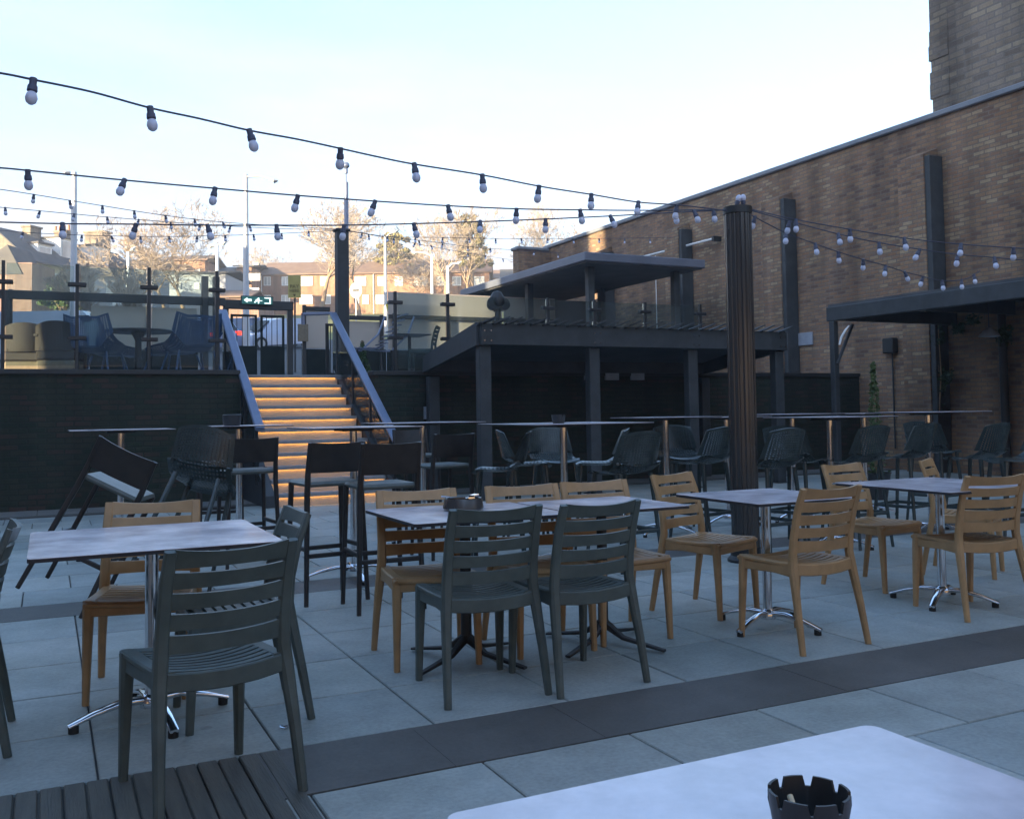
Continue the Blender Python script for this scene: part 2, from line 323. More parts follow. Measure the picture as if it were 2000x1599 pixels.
M['chrome'] = mat('polished chrome', (.82, .83, .85), (.74, .76, .8), 20, .09, .16, metal=1)
M['black'] = mat('black painted steel', (.018, .02, .021), (.03, .032, .033), 8, .4, .55)
M['column'] = mat('glossy black column', (.03, .031, .032), (.055, .052, .048), 2.5, .16, .34, stretch=(1, 1, .12), spec=.8)
M['frame'] = mat('dark grey timber', (.03, .035, .038), (.055, .06, .064), 3, .55, .7, bump=.15)
M['stoolwood'] = mat('dark stool wood', (.02, .018, .017), (.035, .03, .027), 12, .4, .55)
M['pad'] = mat('grey green seat pad', (.10, .12, .11), (.15, .17, .16), 10, .4)
M['woven'] = mat('dark woven plastic', (.035, .05, .05), (.055, .072, .07), 12, .26)
M['blueweave'] = mat('blue woven plastic', (.03, .075, .16), (.05, .11, .22), 10, .4)
M['rail'] = mat('blue grey steel', (.16, .19, .27), (.22, .25, .34), 3, .35, .5, metal=.5)
M['tread'] = mat('stair stone', (.24, .24, .24), (.32, .31, .30), 12, .7, bump=.2, coords='World')
M['riser'] = mat('pale riser board', (.42, .37, .29), (.50, .44, .35), 6, .6, coords='World')
M['led'] = emis('warm led', (1, .46, .10), 3.8)
M['glass'] = glass('clear glass', haze=.035)
M['winglass'] = glass('glass pane', (.35, .38, .4), 1.6)
M['frost'] = frosted('frosted glass')
M['cable'] = mat('dark cable', (.06, .065, .10), None, 8, .6)
M['holder'] = mat('lamp holder rubber', (.09, .10, .15), None, 8, .5)  # bluish tone puts the sky glare into the holder colour
M['bulb'] = mat('frosted bulb', (.62, .64, .78), (.7, .72, .84), 12, .25)
M['white'] = mat('white upvc', (.78, .78, .76), (.70, .70, .68), 2, .5)
M['render_cream'] = mat('cream render', (.62, .55, .40), (.55, .48, .34), .6, .9, coords='World')
M['render_grey'] = mat('blue grey render', (.36, .38, .42), (.30, .32, .37), .5, .9, coords='World')
M['slate'] = mat('slate roof', (.06, .06, .065), (.10, .095, .09), 1.2, .8, coords='World', bump=.4, bscale=9)
M['tile'] = mat('brown roof tile', (.16, .10, .07), (.23, .15, .10), 1.2, .8, coords='World', bump=.4, bscale=9)
M['flatroof'] = mat('dark roofing', (.05, .055, .06), (.09, .09, .095), 2, .6, coords='World')
M['fascia'] = mat('grey metal fascia', (.12, .135, .17), (.16, .175, .22), 1.5, .45, coords='World')
M['lamp'] = mat('galvanised lamp post', (.38, .40, .44), (.45, .47, .50), 4, .45, metal=.3)
M['bark'] = mat('grey brown bark', (.20, .135, .085), (.30, .21, .13), 3, .9)
M['twig'] = mat('twigs', (.34, .265, .20), (.45, .36, .27), .6, .9)
M['ivyleaf'] = mat('ivy leaf', (.012, .035, .012), (.03, .06, .02), 6, .6)
M['conifer'] = mat('conifer foliage', (.04, .08, .025), (.10, .13, .04), 3, .8)
M['yconifer'] = mat('sunlit pine foliage', (.18, .165, .065), (.30, .24, .10), .8, .8)
M['clamp'] = mat('dark clamp', (.025, .025, .028), None, 8, .4)
M['rubber'] = mat('black rubber foot', (.015, .015, .015), None, 8, .7)
M['brown_weave'] = mat('brown rattan', (.035, .026, .022), (.06, .045, .038), 30, .6, stretch=(1, 1, 6), bump=.4)
M['wicker_tan'] = mat('tan lower panel', (.17, .135, .09), (.22, .18, .12), 20, .7)
M['sign_yellow'] = mat('yellow sign', (.36, .30, .09), (.42, .35, .11), 4, .6)
M['sign_ink'] = mat('sign lettering', (.12, .08, .02), None, 4, .6)
M['tyre'] = mat('tyre', (.02, .02, .02), None, 9, .8)
M['green_led'] = emis('green exit panel', (.03, .16, .15), .08)
M['white_led'] = emis('white exit marks', (.75, 1, .95), .35)
M['tail'] = emis('lit tail lamp', (1, .06, .03), .35)
M['warm_glow'] = emis('added warm glow', (1, .62, .30), .22)  # glow added for warm glints on the chrome
M['pot'] = mat('terracotta pot', (.40, .17, .09), None, 8, .8)
M['kiosk'] = mat('dark cladding', (.05, .055, .065), (.08, .085, .095), 2, .6, coords='World', stretch=(1, 1, .2))
M['plate'] = mat('pale notice plate', (.34, .37, .42), None, 6, .5)
M['butt'] = mat('cigarette paper', (.7, .38, .12), (.8, .7, .5), 40, .8)
M['foil'] = mat('crumpled foil', (.8, .85, .9), None, 40, .2, metal=1)
M['matte'] = mat('dark matt panel', (.012, .017, .016), (.02, .026, .024), 4, .9, spec=.15)
for k_ in ('resin_grey', 'resin_tan', 'woven', 'frame', 'stoolwood', 'top'): vary(M[k_], .05 if k_ in ('frame', 'top') else .07)
def paint(name, c): return mat(name, c, [x * .9 for x in c], 2, .25, coat=.6)

# ================================================================== GROUND
LZ = 1.9                      # upper terrace level
def gz(D):
    pts = [(0, 1.8), (24, 1.8), (51, 4.95), (128, 14.6), (200, 19), (400, 22), (900, 22)]
    for (a, b), (c, d) in zip(pts, pts[1:]):
        if D <= c: return b + (d - b) * (D - a) / (c - a)
    return 22
def gworld(x, y):
    if y < 22.6: return -.12
    D = x * f0.x + y * f0.y
    return gz(max(D, 20))
xs = [-600, -300, -160, -100] + list(range(-70, 140, 7)) + [170, 220, 300, 450, 700]
ys = [-300, -60, 0, 22.55, 22.65] + list(range(26, 190, 6)) + [210, 260, 340, 460, 700, 1000]
g = MB(); n = len(xs)
g.add([(x, y, gworld(x, y)) for y in ys for x in xs], [(j * n + i, j * n + i + 1, (j + 1) * n + i + 1, (j + 1) * n + i) for j in range(len(ys) - 1) for i in range(n - 1)])
tag(g.build('ground', M['grass']), kind='structure')
# street and car park surface following the slope
rd = MB(); rows = [26, 32, 38, 44, 50, 55]
lat = [-60, -45, -30, -15, -5, 5, 15]
rd.add([tuple(CF(l, d, gz(d) + .05)) for d in rows for l in lat], [(j * 7 + i, j * 7 + i + 1, (j + 1) * 7 + i + 1, (j + 1) * 7 + i) for j in range(5) for i in range(6)])
tag(rd.build('road', M['asphalt']), kind='structure')
# patio base + slabs
pb = MB(); pb.box(-14, 15, -6, 14.5, -.1, -.012); tag(pb.build('patio_base', M['mortar']), kind='structure')
bands = []; y = 3.18
while y > -6: bands.append((y - .53, y)); y -= .53
bands += [(3.65, 4.22), (4.22, 4.83), (4.83, 5.43), (5.43, 6.07), (6.07, 6.70)]
y = 7.18
while y < 13.3: bands.append((y, y + .62)); y += .62
slabs = MB(); G = .004
rr = random.Random(3)
for bi, (ya, yb) in enumerate(bands):
    off = .17 + (.31 if bi in (1, 3, 5) or (yb > 7 and bi % 2) else 0)
    if yb <= 2.7: off = .17 + (.31 if bi % 2 else 0)
    k = -24
    while True:
        xa = off + k * .62; k += 1
        if xa > 15: break
        xb = xa + .62
        if yb <= 3.7 and xa < .68:
            if xb <= .70: continue
            xa = .69
        xa = max(xa, -13.9); xb = min(xb, 14.9)
        if xb - xa < .05: continue
        v = rr.uniform(.86, 1.1); h = rr.uniform(-.012, .012)
        slabs.cc = (.41 * v + h, .445 * v, .42 * v - h)
        zt = rr.uniform(-.0012, .0012); b = .004
        x0, x1, y0, y1 = xa + G, xb - G, ya + G, yb - G
        slabs.add([(x0, y0, -.02), (x1, y0, -.02), (x1, y1, -.02), (x0, y1, -.02), (x0, y0, zt - b), (x1, y0, zt - b), (x1, y1, zt - b), (x0, y1, zt - b),
                   (x0 + b, y0 + b, zt), (x1 - b, y0 + b, zt), (x1 - b, y1 - b, zt), (x0 + b, y1 - b, zt)],
                  [(0, 1, 5, 4), (1, 2, 6, 5), (2, 3, 7, 6), (3, 0, 4, 7), (4, 5, 9, 8), (5, 6, 10, 9), (6, 7, 11, 10), (7, 4, 8, 11), (8, 9, 10, 11)])
slabs.cc = None
tag(slabs.build('paving', M['slab'], smooth=0), kind='structure')
st = MB()
for ya, yb, xs0 in ((3.18, 3.65, .69), (6.70, 7.18, -13.9), (13.56, 13.74, -13.9)):
    x = xs0
    while x < 14.9:
        L = min(.62, 14.9 - x); v = rr.uniform(.95, 1.05)
        st.cc = (.125 * v, .12 * v, .11 * v)
        st.box(x + .001, x + L - .001, ya + .004, yb - .004, -.02, rr.uniform(-.001, .001)); x += L
tag(st.build('dark_paving_strip', M['slab'], smooth=0), kind='structure')
st = MB(); x = -13.9
while x < 14.9:
    v = rr.uniform(.9, 1.1); st.cc = (.25 * v, .25 * v, .24 * v); st.box(x + .004, x + .596, 13.744, 14.5, -.02, rr.uniform(-.001, .001)); x += .6
tag(st.build('wall_edge_paving', M['slab'], smooth=0), kind='structure')
dk = MB(); x = -4.0; k = 0
while x < .66:
    x1 = x + .145
    for r in range(2):
        a = x + r * .0725
        dk.cbox(a, a + .066, -6, 3.645, -.02, .003 + .001 * (r % 2 == 0), .004)
    dk.box(x, x1 - .004, -6, 3.64, -.03, -.008); x = x1
tag(dk.build('decking', M['deck'], smooth=0), kind='structure')

# ================================================================== BIG STRUCTURES
# terrace slab (one mesh, open where the stair cuts in)
tf = MB()
for a, b, c, d in ((-13.8, 2.62, 14.73, 22.5), (4.58, 14.99, 14.73, 22.5), (2.62, 4.58, 15.87, 22.5)): tf.box(a, b, c, d, -.1, LZ)
tag(tf.build('terrace_floor', M['tread']), kind='structure')
for xa, xb, lb in ((-13.8, 2.58, 'long dark brick retaining wall left of the lit stairs'), (4.62, 14.99, 'dark brick retaining wall behind the pergola, right of the stairs')):
    t = empty('retaining_wall', ((xa + xb) / 2, 14.6, 0), 0, lb, 'wall')
    q = MB(); q.box(xa, xb, 14.5, 14.73, -.05, LZ - .06); q.build('wall', M['darkbrick'], t)
    q = MB(); q.cbox(xa - .0, xb, 14.46, 14.76, LZ - .06, LZ + .012, .008); q.build('coping', M['black'], t)
# right hand brick wall
bw = empty('brick_wall', (15.2, 12, 0), 0, 'tall mixed brown brick wall running along the right of the patio', 'wall')
q = MB(); q.box(15, 15.45, -6, 28.1, -.1, 6.62); q.build('wall', M['wallbrick'], bw)
q = MB(); q.cbox(14.93, 15.52, -6, 28.15, 6.62, 6.73, .02); q.build('coping', M['coping'], bw)
for yy in (1.5, 5.2, 8.95, 12.72, 16.6, 20.4, 24.2):
    q = MB(); q.box(14.62, 14.998, yy - .30, yy + .30, -.1, 5.9)
    q.prism([(14.62, yy - .30, 5.9), (14.998, yy - .30, 5.9), (14.998, yy - .30, 6.05)], (0, .6, 0)); q.build('pier', M['wallbrick'], bw)
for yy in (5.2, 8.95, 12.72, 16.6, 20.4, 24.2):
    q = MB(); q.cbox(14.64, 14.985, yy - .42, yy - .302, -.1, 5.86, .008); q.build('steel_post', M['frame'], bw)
q = MB(); q.box(13.8, 14.995, 27.7, 28.1, -.1, 6.5); q.build('return_wall', M['wallbrick'], bw)
q = MB(); q.cbox(13.74, 14.92, 27.64, 28.16, 6.5, 6.6, .02); q.build('return_coping', M['coping'], bw)
# tower block beyond the wall
tb = empty('stone_building', (19, 8, 0), 0, 'tall rough tan stone building rising behind the brick wall at top right', 'building')
q = MB(); q.box(16.0, 26, -5, 13.3, 0, 17)
rq = random.Random(5); z = 6
while z < 17:
    h = rq.choice((.24, .3, .36)); e = rq.uniform(.0, .06)
    q.box(15.998 - e * .3, 16.4, 12.9, 13.31 + e, z, z + h); z += h
q.build('wall', M['stone'], tb)
# unseen building masses added left and behind, shaped to shade the patio
t = empty('pub_shade_block', (-18, -2, 0), 0, 'unseen brick pub mass shaped to shade the patio, with added glowing windows', 'building')
q = MB(); q.prism([(-24, -34, -.1), (-14, -34, -.1), (-14, 9.9, -.1), (-24, 4.92, -.1)], (0, 0, 17.1)); q.box(-13.998, 15, -16, -6.5, -.1, 5.5); q.build('wall', M['pubbrick'], t)
for xx in range(-12, 14, 4):
    q = MB(); q.box(xx, xx + 2.4, -6.5, -6.44, .9, 3.0); q.build('window', M['warm_glow'], t)  # unseen glowing panes, added to give the chrome warm highlights
t = empty('side_shade_block', (-18, 30, 0), 0, 'unseen brick block added on the left to shade the terrace', 'building')
q = MB(); q.prism([(-24, 5.75, -.1), (-14, 10.73, -.1), (-14, 48, -.1), (-24, 48, -.1)], (0, 0, 12.0)); q.build('wall', M['pubbrick'], t)  # slanted gap follows the sun to leave a lit strip on the wall

# ---------------------------------------------------------------- stairs
S0, S1 = 2.78, 4.42; NR = 11; RZ = LZ / NR; TR = .28; SY = 13.04
stair = empty('staircase', ((S0 + S1) / 2, SY, 0), 0, 'stone stairs with warm strip lights under every tread, leading up to the terrace', 'stairs')
for i in range(NR):
    y = SY + TR * i; z = RZ * i
    q = MB(); q.box(S0, S1, y, y + .02, z, z + RZ - .04); r_ = q.build('riser', M['riser'], stair)
    q = MB(); q.cbox(S0, S1, y - .035, y + TR + .0 if i < NR - 1 else y + .05, z + RZ - .038, z + RZ, .005); q.box(S0, S1, y - .0345, y - .029, z + RZ - .052, z + RZ - .034); q.build('tread', M['tread'], stair)
    q = MB(); q.box(S0 + .03, S1 - .03, y - .022, y - .014, z + RZ - .043, z + RZ - .039); q.build('strip_light', M['led'], stair)
for x0 in (S0 - .14, S1 + .02):
    q = MB(); q.prism([(x0, SY - .1, 0), (x0, SY + TR * NR, 0), (x0, SY + TR * NR, LZ + .02), (x0, SY + TR * (NR - 1) + .2, LZ + .02), (x0, SY - .1, .16)], (.12, 0, 0)); q.build('stringer', M['frame'], stair)
def handrail(x, y0, z0, y1, z1, lb, ret):
    t = empty('stair_handrail', (x, (y0 + y1) / 2, 0), 0, lb, 'handrail')
    q = MB(); p = [(x, y0, z0), (x, y1, z1)]
    q.sweep(p, (.13, .05), hint=(1, 0, 0)); q.build('rail', M['rail'], t)
    q = MB()
    if ret: q.sweep([(x, y1, z1), (x - .5, y1 + .1, z1 - .02)], (.05, .09), hint=(0, 0, 1)); q.sweep([(x - .5, y1 + .1, z1), (x - .5, y1 + .1, z1 - .2)], (.06, .06))
    else: q.sweep([(x, y1, z1), (x, y1 + .35, z1 + .0)], (.13, .05))
    q.build('rail_end', M['rail'], t)
    for k in range(4):
        s = (k + .3) / 3.6; yy = y0 + (y1 - y0) * s; zz = z0 + (z1 - z0) * s
        fl = max(0, min(LZ, (yy - SY) / TR * RZ))
        q = MB(); q.cbox(x - .022, x + .022, yy - .022, yy + .022, fl, zz - .02, .004); q.build('post', M['black'], t)
    q = MB(); dz = .14
    q.prism([(x - .006, y0 + .1, z0 - dz), (x - .006, y1, z1 - dz), (x - .006, y1, z1 - .95), (x - .006, y0 + .1, z0 - .72)], (.012, 0, 0)); q.build('glass_panel', M['glass'], t)
a = at(435, 607, x=2.62); b = at(508, 838, x=2.62)
handrail(2.62, b.y, b.z, a.y, a.z, 'blue grey sloping handrail on the left of the lit stairs', False)
a = at(650, 612, x=4.5); b = at(775, 862, x=4.5)
handrail(4.5, b.y, b.z, a.y, a.z, 'blue grey sloping handrail on the right of the lit stairs', True)
# railings behind the right rail head
t = empty('railing_panel', (4.3, 17, LZ), 0, 'short black railing of thin bars beside the right handrail top', 'railing')
q = MB(); ra = at(636, 632, y=17.2); rb = at(654, 622, y=17.2)
q.box(ra.x, rb.x, 17.18, 17.22, ra.z - .04, ra.z); q.box(ra.x, rb.x, 17.18, 17.22, LZ + .05, LZ + .09); q.box(ra.x, ra.x + .05, 17.17, 17.23, LZ, ra.z); q.build('frame', M['black'], t)
q = MB(); k = ra.x + .08
while k < rb.x + .3: q.box(k, k + .014, 17.193, 17.207, LZ + .09, ra.z - .04); k += .05
q.build('bars', M['black'], t)

# ---------------------------------------------------------------- glass balustrades at terrace edge
def balustrade(px_posts, topz, lb, clampz, fro=()):
    xsn = [at(p, 700, y=14.6).x if isinstance(p, (int, float)) and p > 20 else (-4 if p == 0 else at(p, 700, y=14.6).x) for p in px_posts]
    t = empty('glass_balustrade', (sum(xsn) / len(xsn), 14.6, LZ), 0, lb, 'balustrade')
    for x in xsn:
        q = MB(); q.cbox(x - .022, x + .022, 14.58, 14.64, LZ, topz + .03, .004); q.build('post', M['black'], t)
        for cz in clampz:
            q = MB(); q.cbox(x - .12, x + .12, 14.56, 14.66, cz - .028, cz + .028, .008); q.build('clamp', M['clamp'], t)
    for i, (a, b) in enumerate(zip(xsn, xsn[1:])):
        q = MB(); q.box(a + .04, b - .04, 14.603, 14.617, LZ + .06, topz); q.build('glass_panel', M['frost'] if i in fro else M['glass'], t)
balustrade([0, 5, 150, 291, 424], 3.36, 'clear glass balustrade with dark clamps along the terrace left of the stairs', (2.35, 3.1))
balustrade([773, 876, 1072, 1163, 1262, 1370], 3.17, 'glass balustrade with dark posts along the terrace right of the stairs', (2.45, 3.02))

# ---------------------------------------------------------------- boundary screen, gate
FY = 22.0
def screen(pa, pb, ytop, ybot, yrail, lb, posts, left=None):
    A = at(pa, ytop, y=FY); B = at(pb, ytop, y=FY)
    xa = A.x if left is None else left; xb = B.x
    zt = (A.z + B.z) / 2; zb = at((pa + pb) / 2, ybot, y=FY).z; zr = at((pa + pb) / 2, yrail, y=FY).z
    t = empty('windbreak_screen', ((xa + xb) / 2, FY, LZ), 0, lb, 'screen')
    q = MB(); q.box(xa, xb, FY - .06, FY + .06, LZ, zb - .03); q.build('plinth', M['matte'], t)
    k = max(1, round((xb - xa) / 1.5)); w_ = (xb - xa) / k
    for i in range(k):
        q = MB(); q.box(xa + w_ * i + .02, xa + w_ * (i + 1) - .02, FY - .008, FY + .008, zb, zt); q.build('frosted_panel', M['frost'], t)
    q = MB(); q.cbox(xa, xb, FY - .14, FY - .06, zr - .05, zr + .05, .01); q.build('top_rail', M['black'], t)
    for p in posts:
        x = at(p, 650, y=FY - .1).x if p > -100 else p + 200
        q = MB(); q.cbox(x - .04, x + .04, FY - .15, FY - .07, LZ, zr + .08, .008); q.build('post', M['black'], t)
screen(176, 386, 600, 682, 583, 'frosted glass windbreak with dark top rail behind the blue chairs', (20, 290, 395), left=None)
screen(680, 752, 628, 680, 622, 'low frosted glass windbreak directly right of the tall post', (745,))
screen(756, 1085, 577, 684, 624, 'tall frosted glass windbreak with dark rail above the pergola edge', (770, 876, 1000))
screen(590, 642, 604, 680, 604, 'narrow frosted glass windbreak between the gate and handrail', (594,))
# left dark top rail continuing past the frame edge
t = empty('beam', (0, FY, 3.7), 0, 'long dark horizontal beam above the left windbreak', 'beam')
A = at(0, 577, y=FY); B = at(436, 590, y=FY)
q = MB(); q.cbox(A.x - 3, B.x, FY - .3, FY - .2, A.z - .09, A.z + .09, .01); q.build('bar', M['black'], t)
for p in (10, 400, 422):
    x = at(p, 650, y=FY - .25).x; q = MB(); q.cbox(x - .07, x + .07, FY - .32, FY - .18, LZ, A.z + (.05 if p < 100 else .55), .01); q.build('post', M['black'], t)
gt = empty('entrance_gate', (4.3, FY, LZ), 0, 'dark steel entrance gate frame with barred leaves at the top of the stairs', 'gate')
L_ = at(436, 600, y=FY).x; R_ = at(572, 600, y=FY).x; zt = at(500, 596, y=FY).z
q = MB(); q.cbox(L_, R_, FY - .08, FY + .08, zt - .1, zt + .1, .01); q.build('lintel', M['black'], gt)
for x in (L_ + .05, R_ - .07):
    q = MB(); q.cbox(x - .06, x + .06, FY - .07, FY + .07, LZ, zt - .1, .01); q.build('post', M['black'], gt)
for xa, xb in ((L_ + .16, (L_ + R_) / 2 - .04), ((L_ + R_) / 2 + .04, R_ - .2)):
    q = MB(); za = LZ + .08; zb = zt - .22
    for a, b in ((xa, xa + .05), (xb - .05, xb)): q.box(a, b, FY - .02, FY + .02, za, zb)
    q.box(xa + .05, xb - .05, FY - .02, FY + .02, zb - .05, zb); q.box(xa + .05, xb - .05, FY - .02, FY + .02, za, za + .82)
    k = xa + .13
    while k < xb - .06: q.box(k, k + .014, FY - .008, FY + .008, za + .82, zb - .05); k += .12
    q.build('gate_leaf', M['matte'], gt)
es = empty('exit_sign', tuple(at(502, 587, y=FY - .12)), 0, 'green lit emergency exit sign on top of the gate frame', 'sign')
c = at(502, 587, y=FY - .12); wd = .36
q = MB(); q.cbox(c.x - wd, c.x + wd, c.y - .03, c.y + .03, c.z - .1, c.z + .1, .01); q.build('case', M['black'], es)
q = MB(); q.box(c.x - wd + .02, c.x + wd - .02, c.y - .036, c.y - .0305, c.z - .085, c.z + .085); q.build('panel', M['green_led'], es)
q = MB(); yy = c.y - .04
def flat(pts): q.prism([(c.x + a, yy, c.z + b) for a, b in pts], (0, .003, 0))
flat([(-.30, 0), (-.22, .06), (-.22, .025), (-.13, .025), (-.13, -.025), (-.22, -.025), (-.22, -.06)])
flat([(.16, -.07), (.30, -.07), (.30, .07), (.16, .07), (.16, .05), (.27, .05), (.27, -.05), (.16, -.05)])
flat([(.0, .04), (.03, .065), (.05, .045), (.03, .02)]); flat([(-.06, .01), (.02, .035), (.06, 0), (.11, .0), (.11, -.014), (.05, -.014), (.02, .0), (.045, -.035), (.03, -.075), (.012, -.07), (.02, -.04), (-.01, -.015), (-.05, -.06), (-.075, -.045), (-.03, 0), (-.01, .012)])
q.build('pictogram', M['white_led'], es)

# ---------------------------------------------------------------- posts / columns
t = empty('patio_column', (5.13, 6.22, 0), 0, 'thick glossy black round column standing in the patio, light strings fixed to its top', 'column')
q = MB(); q.prism([(5.13 + (.112 - (.006 if k % 5 == 0 else 0)) * math.cos(2 * math.pi * k / 90), 6.22 + (.112 - (.006 if k % 5 == 0 else 0)) * math.sin(2 * math.pi * k / 90), .02) for k in range(90)], (0, 0, 2.82)); q.build('shaft', M['column'], t)
q = MB(); q.lathe([(0, 2.842), (.118, 2.842), (.118, 2.9), (0, 2.9)], 40, (5.13, 6.22, 0)); q.build('cap', M['black'], t)
q = MB(); q.lathe([(.0, 0), (.15, 0), (.15, .02), (.12, .05), (.118, .12), (0, .12)], 40, (5.13, 6.22, 0)); q.build('base_collar', M['black'], t)
t = empty('terrace_post', (4.74, 16.6, LZ), 0, 'tall square dark post on the terrace behind the right handrail', 'post')
q = MB(); q.cbox(4.635, 4.845, 16.5, 16.7, LZ, 4.5, .012); q.build('post', M['frame'], t)
q = MB(); q.cbox(4.61, 4.87, 16.48, 16.72, 4.5, 4.54, .008); q.build('cap', M['black'], t)

# ---------------------------------------------------------------- pergola
pg = empty('pergola', (8.2, 13.3, 0), 0, 'dark louvred pergola against the terrace wall in the middle of the photo', 'pergola')
X0, X1, Y0, Y1 = 5.46, 11.0, 12.2, 14.46; ZF, ZB = 2.50, 2.14
q = MB(); q.cbox(X0, X1, Y0 - .04, Y0 + .04, ZF - .32, ZF - .02, .008); q.build('front_beam', M['frame'], pg)
q = MB(); q.cbox(X0 + .02, X1 - .02, Y1 - .07, Y1 - .01, ZB - .25, ZB - .02, .008); q.build('rear_beam', M['frame'], pg)
for x in (X0, X1):
    q = MB(); q.prism([(x - .04, Y0 + .045, ZF - .32), (x - .04, Y1 - .08, ZB - .26), (x - .04, Y1 - .08, ZB - .0), (x - .04, Y0 + .045, ZF - .0)], (.08, 0, 0)); q.build('side_beam', M['frame'], pg)
x = X0 + .08; nlv = 0
while x < X1 - .02:
    q = MB(); q.prism([(x - .12, Y0 - .12, ZF - .01), (x + .13, Y0 - .12, ZF + .085), (x + .14, Y0 - .12, ZF + .068), (x - .11, Y0 - .12, ZF - .03)], (0, Y1 - Y0 + .1, ZB - ZF)); q.build('louvre', M['frame'], pg); x += .2
q = MB(); q.prism([(X0 + .05, Y0 + .05, ZF - .06), (X1 - .05, Y0 + .05, ZF - .06), (X1 - .05, Y1 - .08, ZB - .06), (X0 + .05, Y1 - .08, ZB - .06)], (0, 0, .015)); q.build('louvre_light_stop', M['flatroof'], pg)  # dark sheet added under the louvres to stop light showing through
for x, yy in ((5.56, Y0 + .12), (7.35, Y0 + .12), (9.15, Y0 + .12), (10.9, Y0 + .12), (5.56, Y1 - .16), (10.9, Y1 - .16)):
    q = MB(); q.cbox(x - .09, x + .09, yy - .075, yy + .075, 0, (ZF if yy < 13 else ZB) - .33, .01); q.build('post', M['frame'], pg)
for x in (5.56, 7.35, 9.15, 10.9):
    for dx, dz in ((-.05, .06), (.05, .06), (-.05, .2), (.05, .2)):
        q = MB(); q.tube([(x + dx, Y0 - .042, ZF - .32 + dz), (x + dx, Y0 - .052, ZF - .32 + dz)], .012, 8); q.build('bolt', M['chrome'], pg)
    q = MB(); q.cbox(x - .13, x + .13, Y0 + .005, Y0 + .235, 0.001, .015, .004); q.build('base_plate', M['black'], pg)
for i, px in enumerate((1155, 1195, 1245)):   # pale notices on the back wall
    p = at(px, 730, y=14.47); t = MB(); t.box(p.x - .14, p.x + .14, 14.455, 14.494, p.z - .11, p.z + .11)
    tag(t.build('notice_board', M['plate']), ['pale notice on the dark wall, leftmost of three under the pergola', 'pale notice on the dark wall, middle one of three under the pergola', 'pale notice on the dark wall, rightmost of three under the pergola'][i], 'notice', 'notices on the dark wall')
p = at(834, 806, y=14.47); t = MB(); t.box(p.x - .05, p.x + .05, 14.44, 14.494, p.z - .1, p.z + .1); tag(t.build('socket_box', M['plate']), 'small pale box on the dark wall right of the stairs', 'socket')

# ---------------------------------------------------------------- canopy on the right
cp = empty('lean_to_canopy', (13.4, 7, 0), 0, 'dark lean-to canopy with deep fascia against the right brick wall', 'canopy')
KX, KY, KZ = 11.9, 12.2, 2.9
q = MB(); q.cbox(KX, KX + .1, -2, KY, KZ - .22, KZ + .02, .01); q.build('front_fascia', M['frame'], cp)
q = MB(); q.cbox(KX + .103, 14.99, KY - .1, KY, KZ - .2, KZ + .02, .01); q.build('end_beam', M['frame'], cp)
q = MB(); q.prism([(KX + .05, -2, KZ + .024), (14.95, -2, KZ + .32), (14.95, -2, KZ + .38), (KX + .05, -2, KZ + .07)], (0, KY + 2, 0)); q.build('roof_sheet', M['flatroof'], cp)
for k in range(8):
    yy = KY - 1.3 - k * 1.5; q = MB(); q.prism([(KX + .103, yy, KZ - .13), (14.95, yy, KZ - .13), (14.95, yy, KZ + .31), (KX + .103, yy, KZ + .02)], (0, .06, 0)); q.build('rafter', M['frame'], cp)
for yy in (KY - .11, 6.2, .5):
    q = MB(); q.cbox(KX - .0, KX + .11, yy - .055, yy + .055, 0, KZ - .225, .01); q.build('post', M['frame'], cp)
q = MB(); q.sweep([(KX + .05, KY - .17, KZ - .95), (KX + .5, KY - .1, KZ - .26)], (.05, .05)); q.build('brace', M['frame'], cp)
p = at(1648, 653, D=at(1620, 640, z=2.75) .dot(f0))
t = MB(); t.sweep([(p.x - .12, p.y, p.z - .2), (p.x - .06, p.y, p.z - .05), (p.x + .06, p.y, p.z + .1), (p.x + .14, p.y, p.z + .17)], [(.02, .05), (.05, .04), (.04, .04), (.02, .03)], n=8)
tag(t.build('tilted_lamp', M['white']), 'small white tilted lamp under the near corner of the right canopy', 'lamp')
p = at(1932, 655, x=13.2)
t = empty('dome_lamp', tuple(p), 0, 'pale dome lamp hanging under the right canopy', 'lamp')
q = MB(); q.lathe([(.02, .12), (.05, .11), (.14, .02), (.16, -.02), (.15, -.02), (.04, .09)], 20, p); q.build('shade', M['plate'], t)
q = MB(); q.cyl(p, .008, p.z + .1, KZ - .0); q.build('cord', M['cable'], t)
# wall fittings
p = at(1575, 662, x=15); t = MB(); t.cbox(14.95, 14.995, p.y - .22, p.y + .22, p.z - .14, p.z + .14, .01); tag(t.build('wall_plate', M['plate']), 'pale rectangular plate on the brick wall left of the canopy post', 'plate')
p = at(1745, 674, x=15); t = empty('junction_box', (14.9, p.y, p.z), 0, 'dark junction box with a thin pipe running down the brick wall', 'junction box')
q = MB(); q.cbox(14.82, 14.995, p.y - .13, p.y + .13, p.z - .16, p.z + .14, .02); q.build('box', M['black'], t)
q = MB(); q.cyl((14.96, p.y), .016, .4, p.z - .16); q.build('pipe', M['frame'], t)
p = at(1967, 700, x=15); t = MB(); t.cyl((14.9, p.y), .07, 0, 2.8); tag(t.build('drainpipe', M['black']), 'dark drainpipe on the brick wall at the right edge', 'pipe')
A = at(1244, 504, x=14.8); B = at(1395, 466, x=14.8); t = empty('wall_pipe', tuple((A + B) / 2), 0, 'pale metal pipe rail on the brick wall above the kiosk roof', 'pipe')
q = MB(); q.tube([A + Vector((0, 1.4, 0)), B], .03); q.build('pipe', M['white'], t)
for s in (0, .45, 1):
    c_ = A.lerp(B, s); q = MB(); q.cbox(14.74, 14.995, c_.y - .04, c_.y + .04, c_.z - .06, c_.z + .06, .01); q.build('bracket', M['black'], t)
